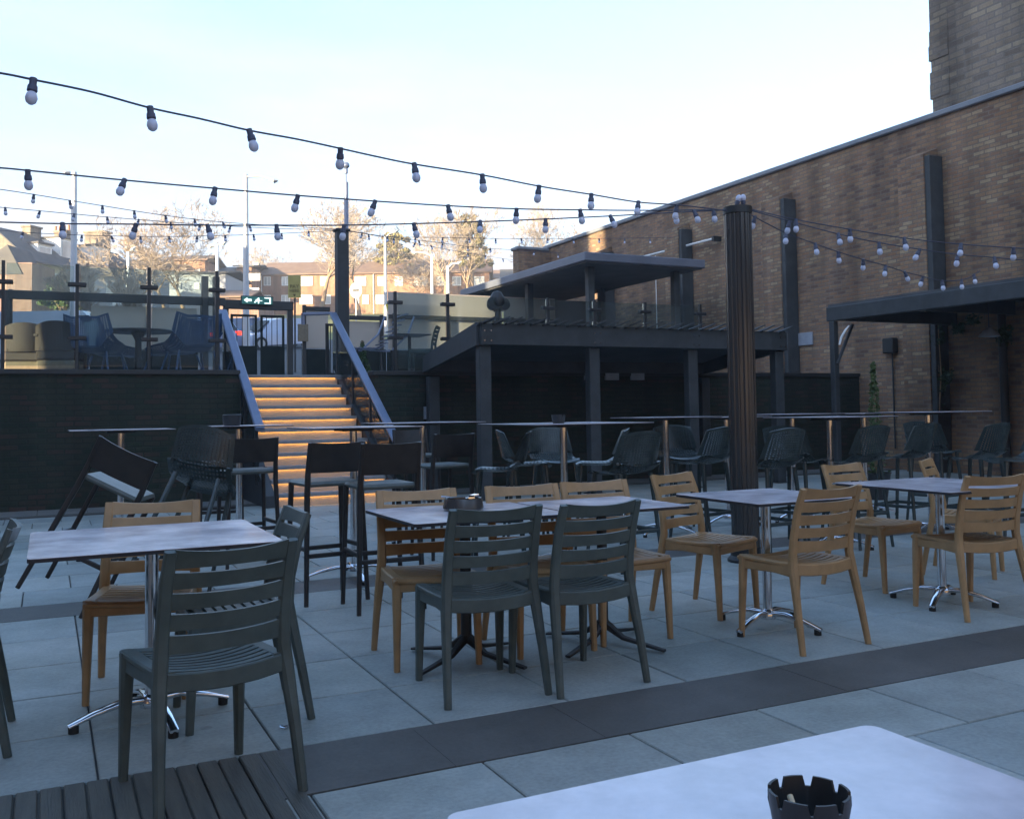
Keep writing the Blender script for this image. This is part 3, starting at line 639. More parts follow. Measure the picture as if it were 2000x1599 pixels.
c_ = A.lerp(B, .27); t = MB(); t.tube([(14.78, c_.y, c_.z - .07), (14.78, c_.y, 2.0)], .013); tag(t.build('thin_conduit', M['white']), 'thin pale vertical conduit below the wall pipe', 'conduit')
def leaf_cluster(mb, c, r, n, size, rnd, flatx=1.0):
    for _ in range(n):
        u = Vector((rnd.gauss(0, 1) * flatx, rnd.gauss(0, 1), rnd.gauss(0, 1))); u = u.normalized() * (rnd.random() ** .5)
        p = Vector(c) + Vector((u.x * r[0], u.y * r[1], u.z * r[2]))
        a = Vector((rnd.gauss(0, 1), rnd.gauss(0, 1), rnd.gauss(0, 1))).normalized(); b = a.cross(Vector((rnd.gauss(0, 1), rnd.gauss(0, 1), .3))).normalized()
        s = size * rnd.uniform(.6, 1.3); mb.add([p - a * s, p - b * s * .5, p + a * s, p + b * s * .5], [(0, 1, 2, 3)])
t = empty('climbing_ivy', (14.8, 12, 0), 0, 'green ivy climbing the brick pier under the right canopy', 'plant')
q = MB(); rv = random.Random(8)
for (px, py, rz_, n_) in ((1828, 660, .25, 260), (1822, 700, .3, 260), (1832, 745, .35, 300), (1826, 790, .3, 260), (1850, 735, .15, 90), (1872, 640, .12, 80), (1900, 625, .12, 80), (1962, 655, .2, 120), (1812, 600, .2, 30)):
    p = at(px, py, x=14.75 if py > 600 else 14.6); leaf_cluster(q, p, (.12, .17, rz_), n_, .045, rv)
q.build('leaves', M['ivyleaf'], t, smooth=0)
q = MB()
for yy in (12.35, 12.3): q.tube([(14.7, yy, 0), (14.68, yy + .03, .9), (14.7, yy - .05, 1.8), (14.72, yy, 2.7)], [.018, .015, .012, .008], 6)
q.build('stem', M['bark'], t)
def conifer(px, py, D, h, rad, lb, z0=None, potted=True):
    b = at(px, py, D=D); zb = z0 if z0 is not None else 0
    t = empty('conifer', (b.x, b.y, zb), 0, lb, 'conifer')
    q = MB(); r = random.Random(int(px)); zz = zb + (.35 if potted else .1)
    for k in range(14):
        s = k / 13; leaf_cluster(q, (b.x, b.y, zz + (h - .35) * s), (rad * (1 - s * .85), rad * (1 - s * .85), .09), 70, .03, r)
    q.build('foliage', M['conifer'], t, smooth=0)
    q = MB(); q.cyl((b.x, b.y), .02, zb + .2, zb + h * .8); q.build('trunk', M['bark'], t)
    if potted:
        q = MB(); q.lathe([(0, 0), (.13, 0), (.18, .34), (.2, .36), (.17, .36), (.15, .3), (0, .3)], 16, (b.x, b.y, zb)); q.build('pot', M['black'], t)
conifer(1711, 900, 12.8, 1.75, .17, 'small potted conifer by the brick wall, right of the canopy post')
conifer(708, 690, 17.5, .85, .17, 'small conifer on the upper terrace right of the handrail', LZ, False)

# ---------------------------------------------------------------- kiosk with flat roof on the terrace
kk = empty('terrace_kiosk', (12, 21, LZ), 0, 'open terrace shelter with flat grey roof behind the pergola', 'shelter')
q = MB(); q.prism([(10.5, 17.8, 4.44), (13.6, 17.8, 4.44), (13.6, 24.6, 4.44), (10.5, 24.6, 4.44)], (0, 0, .03)); q.build('soffit', M['flatroof'], kk)
q = MB(); q.cbox(10.44, 13.66, 17.74, 24.66, 4.472, 4.66, .015); q.build('roof', M['fascia'], kk)
for x, yy in ((10.95, 18.4), (13.2, 18.3), (10.95, 21.4), (13.2, 21.6), (10.95, 24.2)):
    q = MB(); q.cbox(x - .08, x + .08, yy - .08, yy + .08, LZ, 4.438, .01); q.build('post', M['frame'], kk)
q = MB(); q.box(11.6, 14.2, 22.5, 22.6, LZ, 4.2); q.build('rear_panel', M['kiosk'], kk)
p = at(976, 600, y=14.62); t = empty('floodlight_post', (p.x, 14.66, LZ), 0, 'short black post carrying two round floodlights above the pergola', 'floodlight')
q = MB(); q.cyl((p.x, 14.7), .05, LZ, 3.0, 12); q.build('post', M['black'], t)
q = MB()
for sx in (-.09, .09): q.lathe([(0, -.07), (.09, -.06), (.12, .02), (.12, .06), (0, .07)], 16, (p.x + sx, 14.7, 3.06), M=Matrix.Rotation(math.radians(70), 3, 'X'))
q.lathe([(.0, .22), (.07, .2), (.13, .1), (.14, 0), (.06, -.14), (0, -.14)], 16, (p.x, 14.72, 3.08)); q.build('lamp_head', M['black'], t)

# ================================================================== FURNITURE
def make_chair(mt, name='slatted_chair'):
    root = empty(name)
    for sx in (-1, 1):
        q = MB(); q.sweep([(sx * .198, .178, .445), (sx * .2, .188, .38), (sx * .203, .197, .2), (sx * .206, .205, 0)], [(.05, .05), (.044, .046), (.036, .038), (.028, .03)]); q.build('leg', mt, root)
        pth = [(sx * .236, -.27, 0), (sx * .226, -.235, .2), (sx * .212, -.196, .40), (sx * .205, -.186, .48), (sx * .203, -.196, .58), (sx * .203, -.228, .72), (sx * .2, -.27, .832)]
        q = MB(); q.sweep(pth, [(.03, .03), (.036, .036), (.046, .042), (.046, .036), (.043, .03), (.042, .026), (.04, .022)]); q.build('leg', mt, root)
    # back slats: bow towards -y between the posts
    def back_y(z):
        pts = [(.48, -.186), (.58, -.196), (.72, -.228), (.84, -.273)]
        for (a, b), (c, d) in zip(pts, pts[1:]):
            if z <= c: return b + (d - b) * (z - a) / (c - a)
        return pts[-1][1]
    q = MB()
    for z0, z1 in ((.775, .836), (.708, .762), (.641, .695), (.574, .628), (.500, .560)):
        n = 12; vs = []; fs = []
        for i in range(n + 1):
            u = -1 + 2 * i / n; x = u * .186; bow = -.032 * (1 - u * u)
            sag = -.014 * (1 - u * u) if z0 > .77 else -.006 * (1 - u * u)
            for (zz, t_) in ((z0, -.009), (z1 + sag, -.009), (z1 + sag, .009), (z0, .009)):
                vs.append((x, back_y(zz) + bow + t_, zz))
        for i in range(n):
            for j in range(4): fs.append((4 * i + j, 4 * i + (j + 1) % 4, 4 * i + 4 + (j + 1) % 4, 4 * i + 4 + j))
        fs += [(3, 2, 1, 0), (4 * n, 4 * n + 1, 4 * n + 2, 4 * n + 3)]
        q.add(vs, fs)
    q.build('backrest', mt, root, smooth=50)
    # seat slats
    q = MB(); ns = 9
    def dish(u, v): return .446 - .014 * (1 - u * u) * (1 - .4 * abs(v)) - (.012 * max(0, v - .8) / .2)
    for k in range(ns):
        v0 = -1 + 2 * k / ns + .02; v1 = -1 + 2 * (k + 1) / ns - .05; n = 10; vs = []; fs = []
        for i in range(n + 1):
            u = -1 + 2 * i / n
            for v, dz in ((v0, 0), (v1, 0), (v1, -.014), (v0, -.014)):
                hw = .166 + .006 * (v + 1) / 2; yy = -.005 + .19 * v + (-.022 * (1 - u * u))
                vs.append((u * hw, yy, dish(u, v) + dz))
        for i in range(n):
            for j in range(4): fs.append((4 * i + j, 4 * i + (j + 1) % 4, 4 * i + 4 + (j + 1) % 4, 4 * i + 4 + j))
        q.add(vs, fs)
    for sx in (-1, 1):   # broad side members of the seat
        q.sweep([(sx * .188, -.205, .438), (sx * .19, -.1, .434), (sx * .192, .05, .434), (sx * .194, .19, .438), (sx * .192, .212, .428)], (.052, .022))
    q.sweep([(-.2, .205, .432), (-.1, .197, .424), (0, .193, .42), (.1, .197, .424), (.2, .205, .432)], (.03, .03), hint=(0, 0, 1), round_=.35)
    q.build('seat', mt, root, smooth=40)
    q = MB()
    for sx in (-1, 1): q.sweep([(sx * .207, -.19, .405), (sx * .206, -.05, .407), (sx * .205, .1, .40), (sx * .202, .175, .405)], [(.016, .06), (.016, .046), (.016, .046), (.016, .06)])
    q.sweep([(-.19, -.2, .415), (-.1, -.216, .408), (0, -.222, .405), (.1, -.216, .408), (.19, -.2, .415)], [(.06, .018)] * 5, hint=(0, 0, 1))
    q.sweep([(-.185, .198, .40), (0, .19, .40), (.185, .198, .40)], (.045, .016), hint=(0, 0, 1))
    q.build('apron', mt, root)
    return root
CH_G = 'charcoal slatted chairs at the dining tables'; CH_T = 'tan slatted chairs at the dining tables'
protos = {}
def place_chair(kind, x, y, deg, lb, z=0, grp=None):
    if kind not in protos:
        protos[kind] = make_chair(M['resin_grey'] if kind == 'g' else M['resin_tan']); o = protos[kind]
    else: o = copy_tree(protos[kind])
    o.location = (x, y, z); o.rotation_euler = (0, 0, math.radians(deg))
    return tag(o, lb, 'chair', grp or (CH_G if kind == 'g' else CH_T))
place_chair('g', .488, 3.435, 12, 'large charcoal slatted chair nearest the camera, its back to us at the left table')
cn = at(607, 1401, z=0); place_chair('g', cn.x - .27, cn.y + .225, 90, 'charcoal slatted chair seen side-on at the right side of the left table')
place_chair('g', 1.77, 4.05, -2, 'left of the two charcoal slatted chairs with backs to us at the middle tables')
place_chair('g', 2.23, 3.98, 4, 'right of the two charcoal slatted chairs with backs to us at the middle tables')
lc = at(9, 1478, z=0); place_chair('g', lc.x - .26, lc.y + .235, 90, 'charcoal slatted chair cut off by the left edge of the photo')
place_chair('t', .41, 4.75, 166, 'tan slatted chair behind the left table, partly hidden by the big charcoal chair')
place_chair('t', 1.76, 4.62, 172, 'tan slatted chair facing us behind the table with the round ashtray')
place_chair('t', 2.38, 4.56, 175, 'tan slatted chair behind the middle tables, directly left of another tan one')
place_chair('t', 2.87, 4.58, 177, 'tan slatted chair behind the middle tables, seat showing at the right end')
place_chair('t', 3.70, 4.84, -161, 'tan slatted chair angled towards the table left of the black column')
place_chair('t', 3.64, 4.01, 3, 'tan slatted chair with its back to us in front of the table by the column')
place_chair('t', 5.20, 4.92, -172, 'tan slatted chair facing us behind the rightmost square table')
place_chair('t', 5.04, 4.07, -10, 'tan slatted chair with its back to us at the right edge')
place_chair('t', 6.15, 4.95, -150, 'tan slatted chair just entering the photo at the far right edge')

def rounded_rect(x0, x1, y0, y1, r, n=4):
    pts = []
    for cx, cy, a in ((x1 - r, y1 - r, 0), (x0 + r, y1 - r, 90), (x0 + r, y0 + r, 180), (x1 - r, y0 + r, 270)):
        for k in range(n + 1):
            t_ = math.radians(a + 90 * k / n); pts.append((cx + r * math.cos(t_), cy + r * math.sin(t_)))
    return pts
def top_slab(root, x0, x1, y0, y1, z, th=.016):
    q = MB(); rrp = rounded_rect(x0, x1, y0, y1, .02)
    q.cm = 1; q.prism([(a, b, z - th) for a, b in rrp], (0, 0, th - .002)); q.cm = 0
    q.prism([(a, b, z - .002) for a, b in rrp], (0, 0, .002)); q.build('tabletop', [M['top'], M['top_edge']], root, smooth=0)
def cross_base(root, cx, cy, h, rot, R=.3, r=.027, arms=4, mt=None):
    mt = mt or M['chrome']
    q = MB(); q.lathe([(0, .075), (r, .075), (r, h - .02), (0, h - .02)], 24, (cx, cy, 0)); q.build('column', mt, root)
    q = MB(); q.lathe([(0, .05), (.045, .05), (.05, .075), (.035, .1), (r, .105), (0, .105)], 24, (cx, cy, 0))
    for k in range(arms):
        a = rot + 2 * math.pi * k / arms; d = Vector((math.cos(a), math.sin(a), 0)); s_ = Vector((-d.y, d.x, 0)); o = Vector((cx, cy, 0))
        q.sweep([o + d * .02 + Z3 * .08, o + d * R * .35 + Z3 * .085, o + d * R * .7 + Z3 * .06, o + d * R + Z3 * .028], [(.05, .03), (.048, .024), (.044, .018), (.038, .014)], hint=tuple(s_), round_=.3)
    q.build('base', mt, root, smooth=50)
    for k in range(arms):
        a = rot + 2 * math.pi * k / arms; q = MB(); q.cyl((cx + math.cos(a) * (R - .02), cy + math.sin(a) * (R - .02)), .02, 0, .03, 12); q.build('foot', M['rubber'], root)
    q = MB(); q.cbox(cx - .12, cx + .12, cy - .12, cy + .12, h - .032, h - .017, .004); q.build('mount_plate', M['black'], root)
def flat_base(root, cx, cy, h, rot):
    q = MB(); q.sweep([(cx, cy, h - .018), (cx, cy, .28), (cx, cy, .1)], [(.055, .055)] * 3, n=16); q.build('column', M['black'], root)
    q = MB()
    for k in range(4):
        a = rot + math.pi / 2 * k; d = Vector((math.cos(a), math.sin(a), 0)); s_ = Vector((-d.y, d.x, 0)); o = Vector((cx, cy, 0))
        q.sweep([o + Z3 * .12, o + d * .12 + Z3 * .05, o + d * .36 + Z3 * .014], [(.04, .05), (.035, .02), (.03, .012)], hint=tuple(s_))
    q.build('base', M['black'], root)
TG = 'square dining tables with pale tops'
def dining(x0, x1, y0, y1, lb, kind='c', rot=.6, col=None):
    cx, cy = col or ((x0 + x1) / 2, (y0 + y1) / 2); t = empty('dining_table', (cx, cy, 0), 0, lb, 'table', TG)
    top_slab(t, x0, x1, y0, y1, .745)
    (cross_base(t, cx, cy, .745, rot, R=.32) if kind == 'c' else flat_base(t, cx, cy, .745, rot))
dining(-.06, .86, 3.86, 4.76, 'square pale dining table at the left with a chrome four-toed base', rot=math.radians(10), col=(.40, 4.28))
dining(1.50, 2.315, 4.1, 4.86, 'pale dining table carrying the round dark ashtray, black pedestal', 'f', .5)
dining(2.335, 3.02, 4.09, 4.76, 'pale dining table on a black pedestal right of the ashtray table', 'f', .5)
dining(3.34, 4.06, 3.94, 4.68, 'square pale dining table with chrome base just left of the black column', rot=.35)
dining(4.66, 5.55, 3.85, 4.75, 'rightmost square pale dining table with a chrome base', rot=.5)
dining(.45, 1.18, .42, 1.14, 'pale dining table in the foreground with the notched black ashtray', 'f', .5)

# ashtrays
def notched_ashtray(x, y, z, s, lb):
    t = empty('ashtray', (x, y, z), 0, lb, 'ashtray', 'notched black ashtrays')
    q = MB(); R = .047 * s; n = 96; H = .058 * s
    def top(a):
        k = (a / (2 * math.pi) * 8) % 1; return H if k > .2 else H - .012 * s
    prof = [(.8, 0), (.86, .02), (.9, .028)]
    vs = []; fs = []; rings = []
    for (kr, kz) in ((.80, 0), (.90, .35), (.94, .55)):
        rings.append([(R * kr * math.cos(2 * math.pi * i / n), R * kr * math.sin(2 * math.pi * i / n), H * kz) for i in range(n)])
    rings.append([(R * math.cos(2 * math.pi * i / n), R * math.sin(2 * math.pi * i / n), top(2 * math.pi * i / n)) for i in range(n)])
    rings.append([(R * .93 * math.cos(2 * math.pi * i / n), R * .93 * math.sin(2 * math.pi * i / n), top(2 * math.pi * i / n)) for i in range(n)])
    rings.append([(R * .84 * math.cos(2 * math.pi * i / n), R * .84 * math.sin(2 * math.pi * i / n), H * .5) for i in range(n)])
    rings.append([(R * .7 * math.cos(2 * math.pi * i / n), R * .7 * math.sin(2 * math.pi * i / n), H * .12) for i in range(n)])
    for r in rings: vs += [(x + a, y + b, z + c_) for a, b, c_ in r]
    for j in range(len(rings) - 1):
        for i in range(n): fs.append((j * n + i, j * n + (i + 1) % n, (j + 1) * n + (i + 1) % n, (j + 1) * n + i))
    fs.append(tuple(range(n))[::-1]); fs.append(tuple(range((len(rings) - 1) * n, len(rings) * n)))
    q.add(vs, fs); q.build('bowl', M['black'], t, smooth=30); return t
ac = at(1580, 1547, z=.80)
notched_ashtray(ac.x, ac.y, .745, 1.0, 'notched black ashtray on the foreground table')
t = MB(); t.tube([(ac.x - .012, ac.y + .008, .772), (ac.x - .002, ac.y + .03, .786)], .0038, 8); tag(t.build('cigarette_end', M['butt']), 'orange cigarette end inside the foreground ashtray', 'cigarette end')
p = at(905, 996, z=.745); t = empty('round_ashtray', (p.x, p.y, .745), 0, 'wide round dark ashtray with shiny rim on the middle table', 'ashtray')
q = MB(); R = .105; q.lathe([(0, 0), (R * .93, 0), (R, .012), (R * .93, .055), (R * .9, .062), (R * .82, .058), (R * .8, .03), (R * .72, .02), (0, .018)], 40, (p.x, p.y, .746)); q.build('bowl', M['column'], t)
q = MB()
for k in range(3):
    a = k * 2.1 + .5; d = Vector((math.cos(a), math.sin(a), 0)); o = Vector((p.x, p.y, .812)); q.sweep([o + d * .07, o + d * .112 + Z3 * .004], (.035, .008), hint=tuple(Vector((-d.y, d.x, 0))), round_=.3)
q.build('rest', M['chrome'], t)

# ---------------------------------------------------------------- bar tables
BG = 'tall bar tables with pale tops'
def bar_table(px, D, s, z, lb, rot=.3, sx=None, chrome=True):
    o = at(px, 820, D=D); t = empty('bar_table', (o.x, o.y, 0), 0, lb, 'table', BG); sx = sx or s
    top_slab(t, o.x - sx / 2, o.x + sx / 2, o.y - s / 2, o.y + s / 2, z, .010); cross_base(t, o.x, o.y, z, rot, R=.38, r=.028); return o
bar_table(236, 8.6, .85, 1.135, 'tall bar table by the left wall with a dark stool tipped against it')
b1 = bar_table(690, 7.35, .8, 1.145, 'tall bar table in front of the lit stairs with a bright chrome base', rot=math.radians(-5), sx=.85)
b2 = bar_table(466, 9.0, .85, 1.15, 'tall bar table left of the stairs with a dark cup on it')
bar_table(825, 9.4, .85, 1.15, 'tall bar table right of the stairs handrail', sx=1.0)
b3 = bar_table(1100, 7.7, 1.05, 1.145, 'tall bar table with a small ashtray in front of the pergola')
bar_table(1300, 9.6, .75, 1.165, 'tall bar table immediately right of the ashtray bar table', sx=.85)
bar_table(1418, 10.4, .7, 1.15, 'tall bar table half hidden behind the black column')
bar_table(1547, 10.6, .8, 1.17, 'tall bar table just right of the black column, thin column')
bar_table(1620, 8.6, .8, 1.155, 'tall bar table with the brightest column right of the black column', sx=.85)
bar_table(1687, 11.2, .7, 1.16, 'tall bar table in front of the potted conifer')
bar_table(1812, 9.4, .8, 1.18, 'tall bar table under the right canopy', sx=.85)
notched_ashtray(b3.x - .07, b3.y - .05, 1.145, 1.2, 'small black ashtray on the bar table in front of the pergola')
t = MB(); p = b2; t.lathe([(0, 0), (.07, 0), (.08, .02), (.085, .10), (.075, .105), (.07, .09), (0, .085)], 24, (at(453, 820, D=8.8).x, at(453, 820, D=8.8).y, 1.15)); tag(t.build('dark_cup', M['black']), 'dark cup standing on the bar table left of the stairs', 'cup')

# ---------------------------------------------------------------- bar stools with solid backs
def make_stool():
    root = empty('bar_stool')
    for sx in (-1, 1):
        q = MB(); q.sweep([(sx * .18, .16, .78), (sx * .2, .19, 0)], [(.034, .034), (.026, .026)]); q.build('leg', M['stoolwood'], root)
        q = MB(); q.sweep([(sx * .215, -.22, 0), (sx * .19, -.18, .72), (sx * .188, -.19, .85), (sx * .185, -.235, 1.06)], [(.026, .028), (.036, .038), (.034, .034), (.03, .024)]); q.build('leg', M['stoolwood'], root)
    q = MB(); n = 10; vs = []; fs = []
    for i in range(n + 1):
        u = -1 + 2 * i / n; x = u * .18; b = -.025 * (1 - u * u)
        for zz, tt in ((.86, -.01), (1.06 - .008 * (1 - u * u), -.01), (1.06 - .008 * (1 - u * u), .01), (.86, .01)):
            vs.append((x, -.192 - .043 * (zz - .85) / .21 + b + tt, zz))
    for i in range(n):
        for j in range(4): fs.append((4 * i + j, 4 * i + (j + 1) % 4, 4 * i + 4 + (j + 1) % 4, 4 * i + 4 + j))
    fs += [(3, 2, 1, 0), (4 * n, 4 * n + 1, 4 * n + 2, 4 * n + 3)]; q.add(vs, fs); q.build('backrest', M['stoolwood'], root, smooth=50)
    q = MB(); q.cbox(-.19, .19, -.185, .185, .765, .80, .014); q.build('seat', M['pad'], root)
    q = MB()
    q.sweep([(-.19, .178, .32), (.19, .178, .32)], (.03, .02), hint=(0, 0, 1)); q.sweep([(-.2, -.2, .32), (.2, -.2, .32)], (.03, .02), hint=(0, 0, 1))
    for sx in (-1, 1): q.sweep([(sx * .197, -.2, .36), (sx * .19, .175, .36)], (.03, .02), hint=(0, 0, 1))
    q.build('footrest', M['stoolwood'], root); return root
SG = 'dark bar stools with solid backs'; stp = None
def place_stool(px, D, deg, lb, tilt=None):
    global stp
    if stp is None: stp = make_stool(); o = stp
    else: o = copy_tree(stp)
    p = at(px, 900, D=D); o.location = (p.x, p.y, 0); o.rotation_euler = (0, 0, math.radians(deg)); return tag(o, lb, 'bar stool', SG)
place_stool(634, 6.55, 6, 'dark solid-backed bar stool directly in front of the lit stairs')
place_stool(742, 6.25, 0, 'dark solid-backed bar stool right of the chrome bar table column')
place_stool(482, 8.0, 4, 'dark solid-backed bar stool left of the lit stairs, beneath the cup')
place_stool(430, 9.4, 175, 'dark bar stool facing us behind the bar table left of the stairs')
place_stool(862, 8.4, 8, 'dark solid-backed bar stool right of the stairs behind the tan chair')
place_stool(815, 10.4, 180, 'dark bar stool facing us on the far side of the table right of the stairs')
o = place_stool(215, 6.4, 0, 'dark bar stool tipped over to the right against the left bar table')
p1 = at(142, 1207, z=0)
o.rotation_euler = (0, math.radians(27), math.radians(-22)); o.location = (p1.x - .05, p1.y + .25, .10)

# ---------------------------------------------------------------- woven shell bar stools
def lattice(mb, surf, nu, nv, hole=.55, th=.006, solid=lambda i, j: False):
    """surf(u,v)->Vector, u,v in 0..1; perforated shell with thickness"""
    P = [[Vector(surf(i / nu, j / nv)) for j in range(nv + 1)] for i in range(nu + 1)]
    for i in range(nu):
        for j in range(nv):
            a, b, c_, d = P[i][j], P[i + 1][j], P[i + 1][j + 1], P[i][j + 1]
            nrm = (c_ - a).cross(d - b)
            if nrm.length < 1e-9: continue
            nrm = nrm.normalized() * th
            if solid(i, j): mb.add([a, b, c_, d, a + nrm, b + nrm, c_ + nrm, d + nrm], [(0, 1, 2, 3), (7, 6, 5, 4), (0, 4, 5, 1), (2, 6, 7, 3), (1, 5, 6, 2), (0, 3, 7, 4)]); continue
            ce = (a + b + c_ + d) / 4; k = hole
            e, f, g_, h = [ce + (p - ce) * k for p in (a, b, c_, d)]
            mb.add([a, b, c_, d, e, f, g_, h] + [p + nrm for p in (a, b, c_, d, e, f, g_, h)],
                   [(0, 1, 5, 4), (1, 2, 6, 5), (2, 3, 7, 6), (3, 0, 4, 7), (8, 12, 13, 9), (9, 13, 14, 10), (10, 14, 15, 11), (11, 15, 12, 8), (4, 5, 13, 12), (5, 6, 14, 13), (6, 7, 15, 14), (7, 4, 12, 15)])
def shell_surf(sh, wd, dp, top, arms=0):
    def s(u, v):
        # v: 0 front of seat .. 1 top of back ; u across
        x = (u - .5) * 2
        if v < .48:
            k = v / .48; y = dp * (.5 - k); z = sh - .015 * math.sin(k * math.pi) + .02 * (x * x) + (.06 * (k - .7) / .3 if k > .7 else 0) - (.03 * (1 - k / .12) if k < .12 else 0)
            w_ = wd * (.80 + .2 * math.sin(min(1, k * 1.6) * math.pi / 2)); y += -.02 * (1 - x * x)
        else:
            k = (v - .48) / .52; y = -dp * .5 - .02 - .06 * k; z = sh + .06 + (top - sh - .06) * k - .03 * x * x * k
            w_ = wd * (1.0 - .10 * k); y += .10 * x * x * (1 - .4 * k)
        return (x * w_ / 2, y, z + arms * .14 * max(0, abs(x) - .55) / .45 * (1 - abs(v - .5) * 1.3))
    return s
def make_shell(mt, sh=.76, wd=.46, dp=.42, top=1.08, legs=True, name='woven_bar_stool', arms=0, nu=18, nv=26):
    root = empty(name)
    q = MB(); lattice(q, shell_surf(sh, wd, dp, top, arms), nu, nv, .5, .007, lambda i, j: i in (0, nu - 1) or j in (0, nv - 1)); q.build('seat_shell', mt, root, smooth=0)
    for sx in (-1, 1):
        for sy in (-1, 1):
            q = MB(); q.sweep([(sx * wd * .34, sy * dp * .36, sh - .01), (sx * wd * .46, sy * dp * .52, 0)], [(.034, .034), (.024, .024)]); q.build('leg', mt, root)
    if sh > .6:
        q = MB(); q.sweep([(-wd * .42, dp * .46, .3), (wd * .42, dp * .46, .3)], (.03, .02), hint=(0, 0, 1)); q.sweep([(-wd * .42, -dp * .46, .3), (wd * .42, -dp * .46, .3)], (.03, .02), hint=(0, 0, 1))
        for sx in (-1, 1): q.sweep([(sx * wd * .42, -dp * .46, .3), (sx * wd * .42, dp * .46, .3)], (.03, .02), hint=(0, 0, 1))
        q.build('footrest', mt, root)
    return root
WG = 'dark woven bar stools'; wp = make_shell(M['woven']); first = True
def place_shell(px, D, deg, lb):
    global first
    o = wp if first else copy_tree(wp); first = False
    p = at(px, 900, D=D); o.location = (p.x, p.y, 0); o.rotation_euler = (0, 0, math.radians(deg)); return tag(o, lb, 'bar stool', WG)
place_shell(972, 8.1, 62, 'woven bar stool facing left, its pale seat lip showing at the ashtray bar table')
place_shell(1030, 8.9, -110, 'woven bar stool facing right behind the left corner of the ashtray bar table')
place_shell(1085, 9.6, 170, 'woven bar stool on the far side of the ashtray bar table')
place_shell(1168, 8.8, 60, 'woven bar stool with slotted seat lip, right of the ashtray bar table column')
place_shell(1216, 7.6, 8, 'large woven bar stool with its back to us right of the ashtray bar table column')
place_shell(1370, 8.8, 14, 'woven bar stool with rounded back outline just left of the black column')
place_shell(1498, 8.0, 5, 'woven bar stool touching the right side of the black column')
place_shell(1556, 8.8, -70, 'woven bar stool facing right with a bright seat lip near the brightest table column')
place_shell(1668, 8.6, 4, 'woven bar stool with its back to us in front of the potted conifer')
place_shell(1765, 9.2, 12, 'woven bar stool right of the potted conifer under the canopy')
place_shell(1826, 10.2, -80, 'woven bar stool with a small bright seat edge below the canopy')
place_shell(1905, 8.9, 6, 'woven bar stool between the two rightmost tan chairs, in shadow')
place_shell(1985, 8.4, 60, 'woven bar stool cut by the right edge of the photo')
place_shell(1330, 9.9, 165, 'woven bar stool beyond the table right of the ashtray bar table')
o = place_shell(330, 6.6, 40, 'woven bar stool tipped with its bright curved seat edge behind the left dining table')
o.rotation_euler = (math.radians(-24), math.radians(10), math.radians(-30)); o.location.z = .09

# ---------------------------------------------------------------- upper terrace furniture
ap = make_shell(M['blueweave'], .40, .82, .70, .95, True, 'mesh_armchair', arms=1.6, nu=24, nv=28); f1 = True
for px, D, deg, lb in ((222, 16.3, -62, 'blue mesh armchair left of the round terrace table, facing right'), (340, 16.1, 62, 'blue mesh armchair right of the round terrace table, facing left'),
                       (190, 15.5, -20, 'blue mesh armchair with its back to us left of the round terrace table'), (372, 15.5, 24, 'blue mesh armchair with its back to us right of the round terrace table')):
    o = ap if f1 else copy_tree(ap); f1 = False
    p = at(px, 700, D=D); o.location = (p.x, p.y, LZ); o.rotation_euler = (0, 0, math.radians(deg - 10)); tag(o, lb, 'armchair', 'blue mesh armchairs on the terrace')
p = at(270, 700, D=15.8); t = empty('round_table', (p.x, p.y, LZ), 0, 'dark round table between the blue mesh armchairs on the terrace', 'table')
q = MB(); q.lathe([(0, .74), (.55, .74), (.56, .755), (.55, .77), (0, .77)], 40, (p.x, p.y, LZ)); q.build('tabletop', M['black'], t)
q = MB(); q.lathe([(.28, 0), (.28, .03), (.06, .06), (.05, .6), (.12, .74), (0, .74)], 20, (p.x, p.y, LZ)); q.build('pedestal', M['black'], t)
def make_rattan():
    root = empty('rattan_chair'); q = MB(); q.cbox(-.3, .3, -.28, .3, .26, .42, .03); q.build('base', M['brown_weave'], root); q = MB(); q.cbox(-.29, .29, -.27, .29, .10, .258, .02); q.build('plinth', M['wicker_tan'], root)
    q = MB(); n = 12
    lattice(q, lambda u, v: ((u - .5) * (.66 - .06 * v), -.30 - .08 * v + .16 * (2 * u - 1) ** 2, .42 + .46 * v * (1 - .16 * abs(2 * u - 1) ** 2.5)), 16, 14, .2, .02); q.build('backrest', M['brown_weave'], root, smooth=0)
    q = MB()
    for sx in (-1, 1): q.sweep([(sx * .31, -.26, .66), (sx * .32, .1, .64), (sx * .31, .28, .6), (sx * .3, .3, .1)], (.06, .04))
    q.build('armrest', M['brown_weave'], root)
    q = MB(); q.cbox(-.27, .27, -.25, .27, .42, .48, .02); q.build('seat', M['brown_weave'], root)
    for sx in (-1, 1):
        for sy in (-1, 1): q = MB(); q.cbox(sx * .27 - .025, sx * .27 + .025, sy * .25 - .025, sy * .25 + .025, 0, .12, .004); q.build('leg', M['black'], root)
    return root
rp = make_rattan(); f1 = True
for px, D, deg, lb in ((52, 15.6, -6, 'brown rattan chair at the far left of the terrace, tallest in view'), (118, 15.4, -14, 'brown rattan chair beside the leftmost terrace chair')):
    o = rp if f1 else copy_tree(rp); f1 = False
    p = at(px, 700, D=D); o.location = (p.x, p.y, LZ); o.rotation_euler = (0, 0, math.radians(deg)); tag(o, lb, 'chair', 'brown rattan chairs on the terrace')
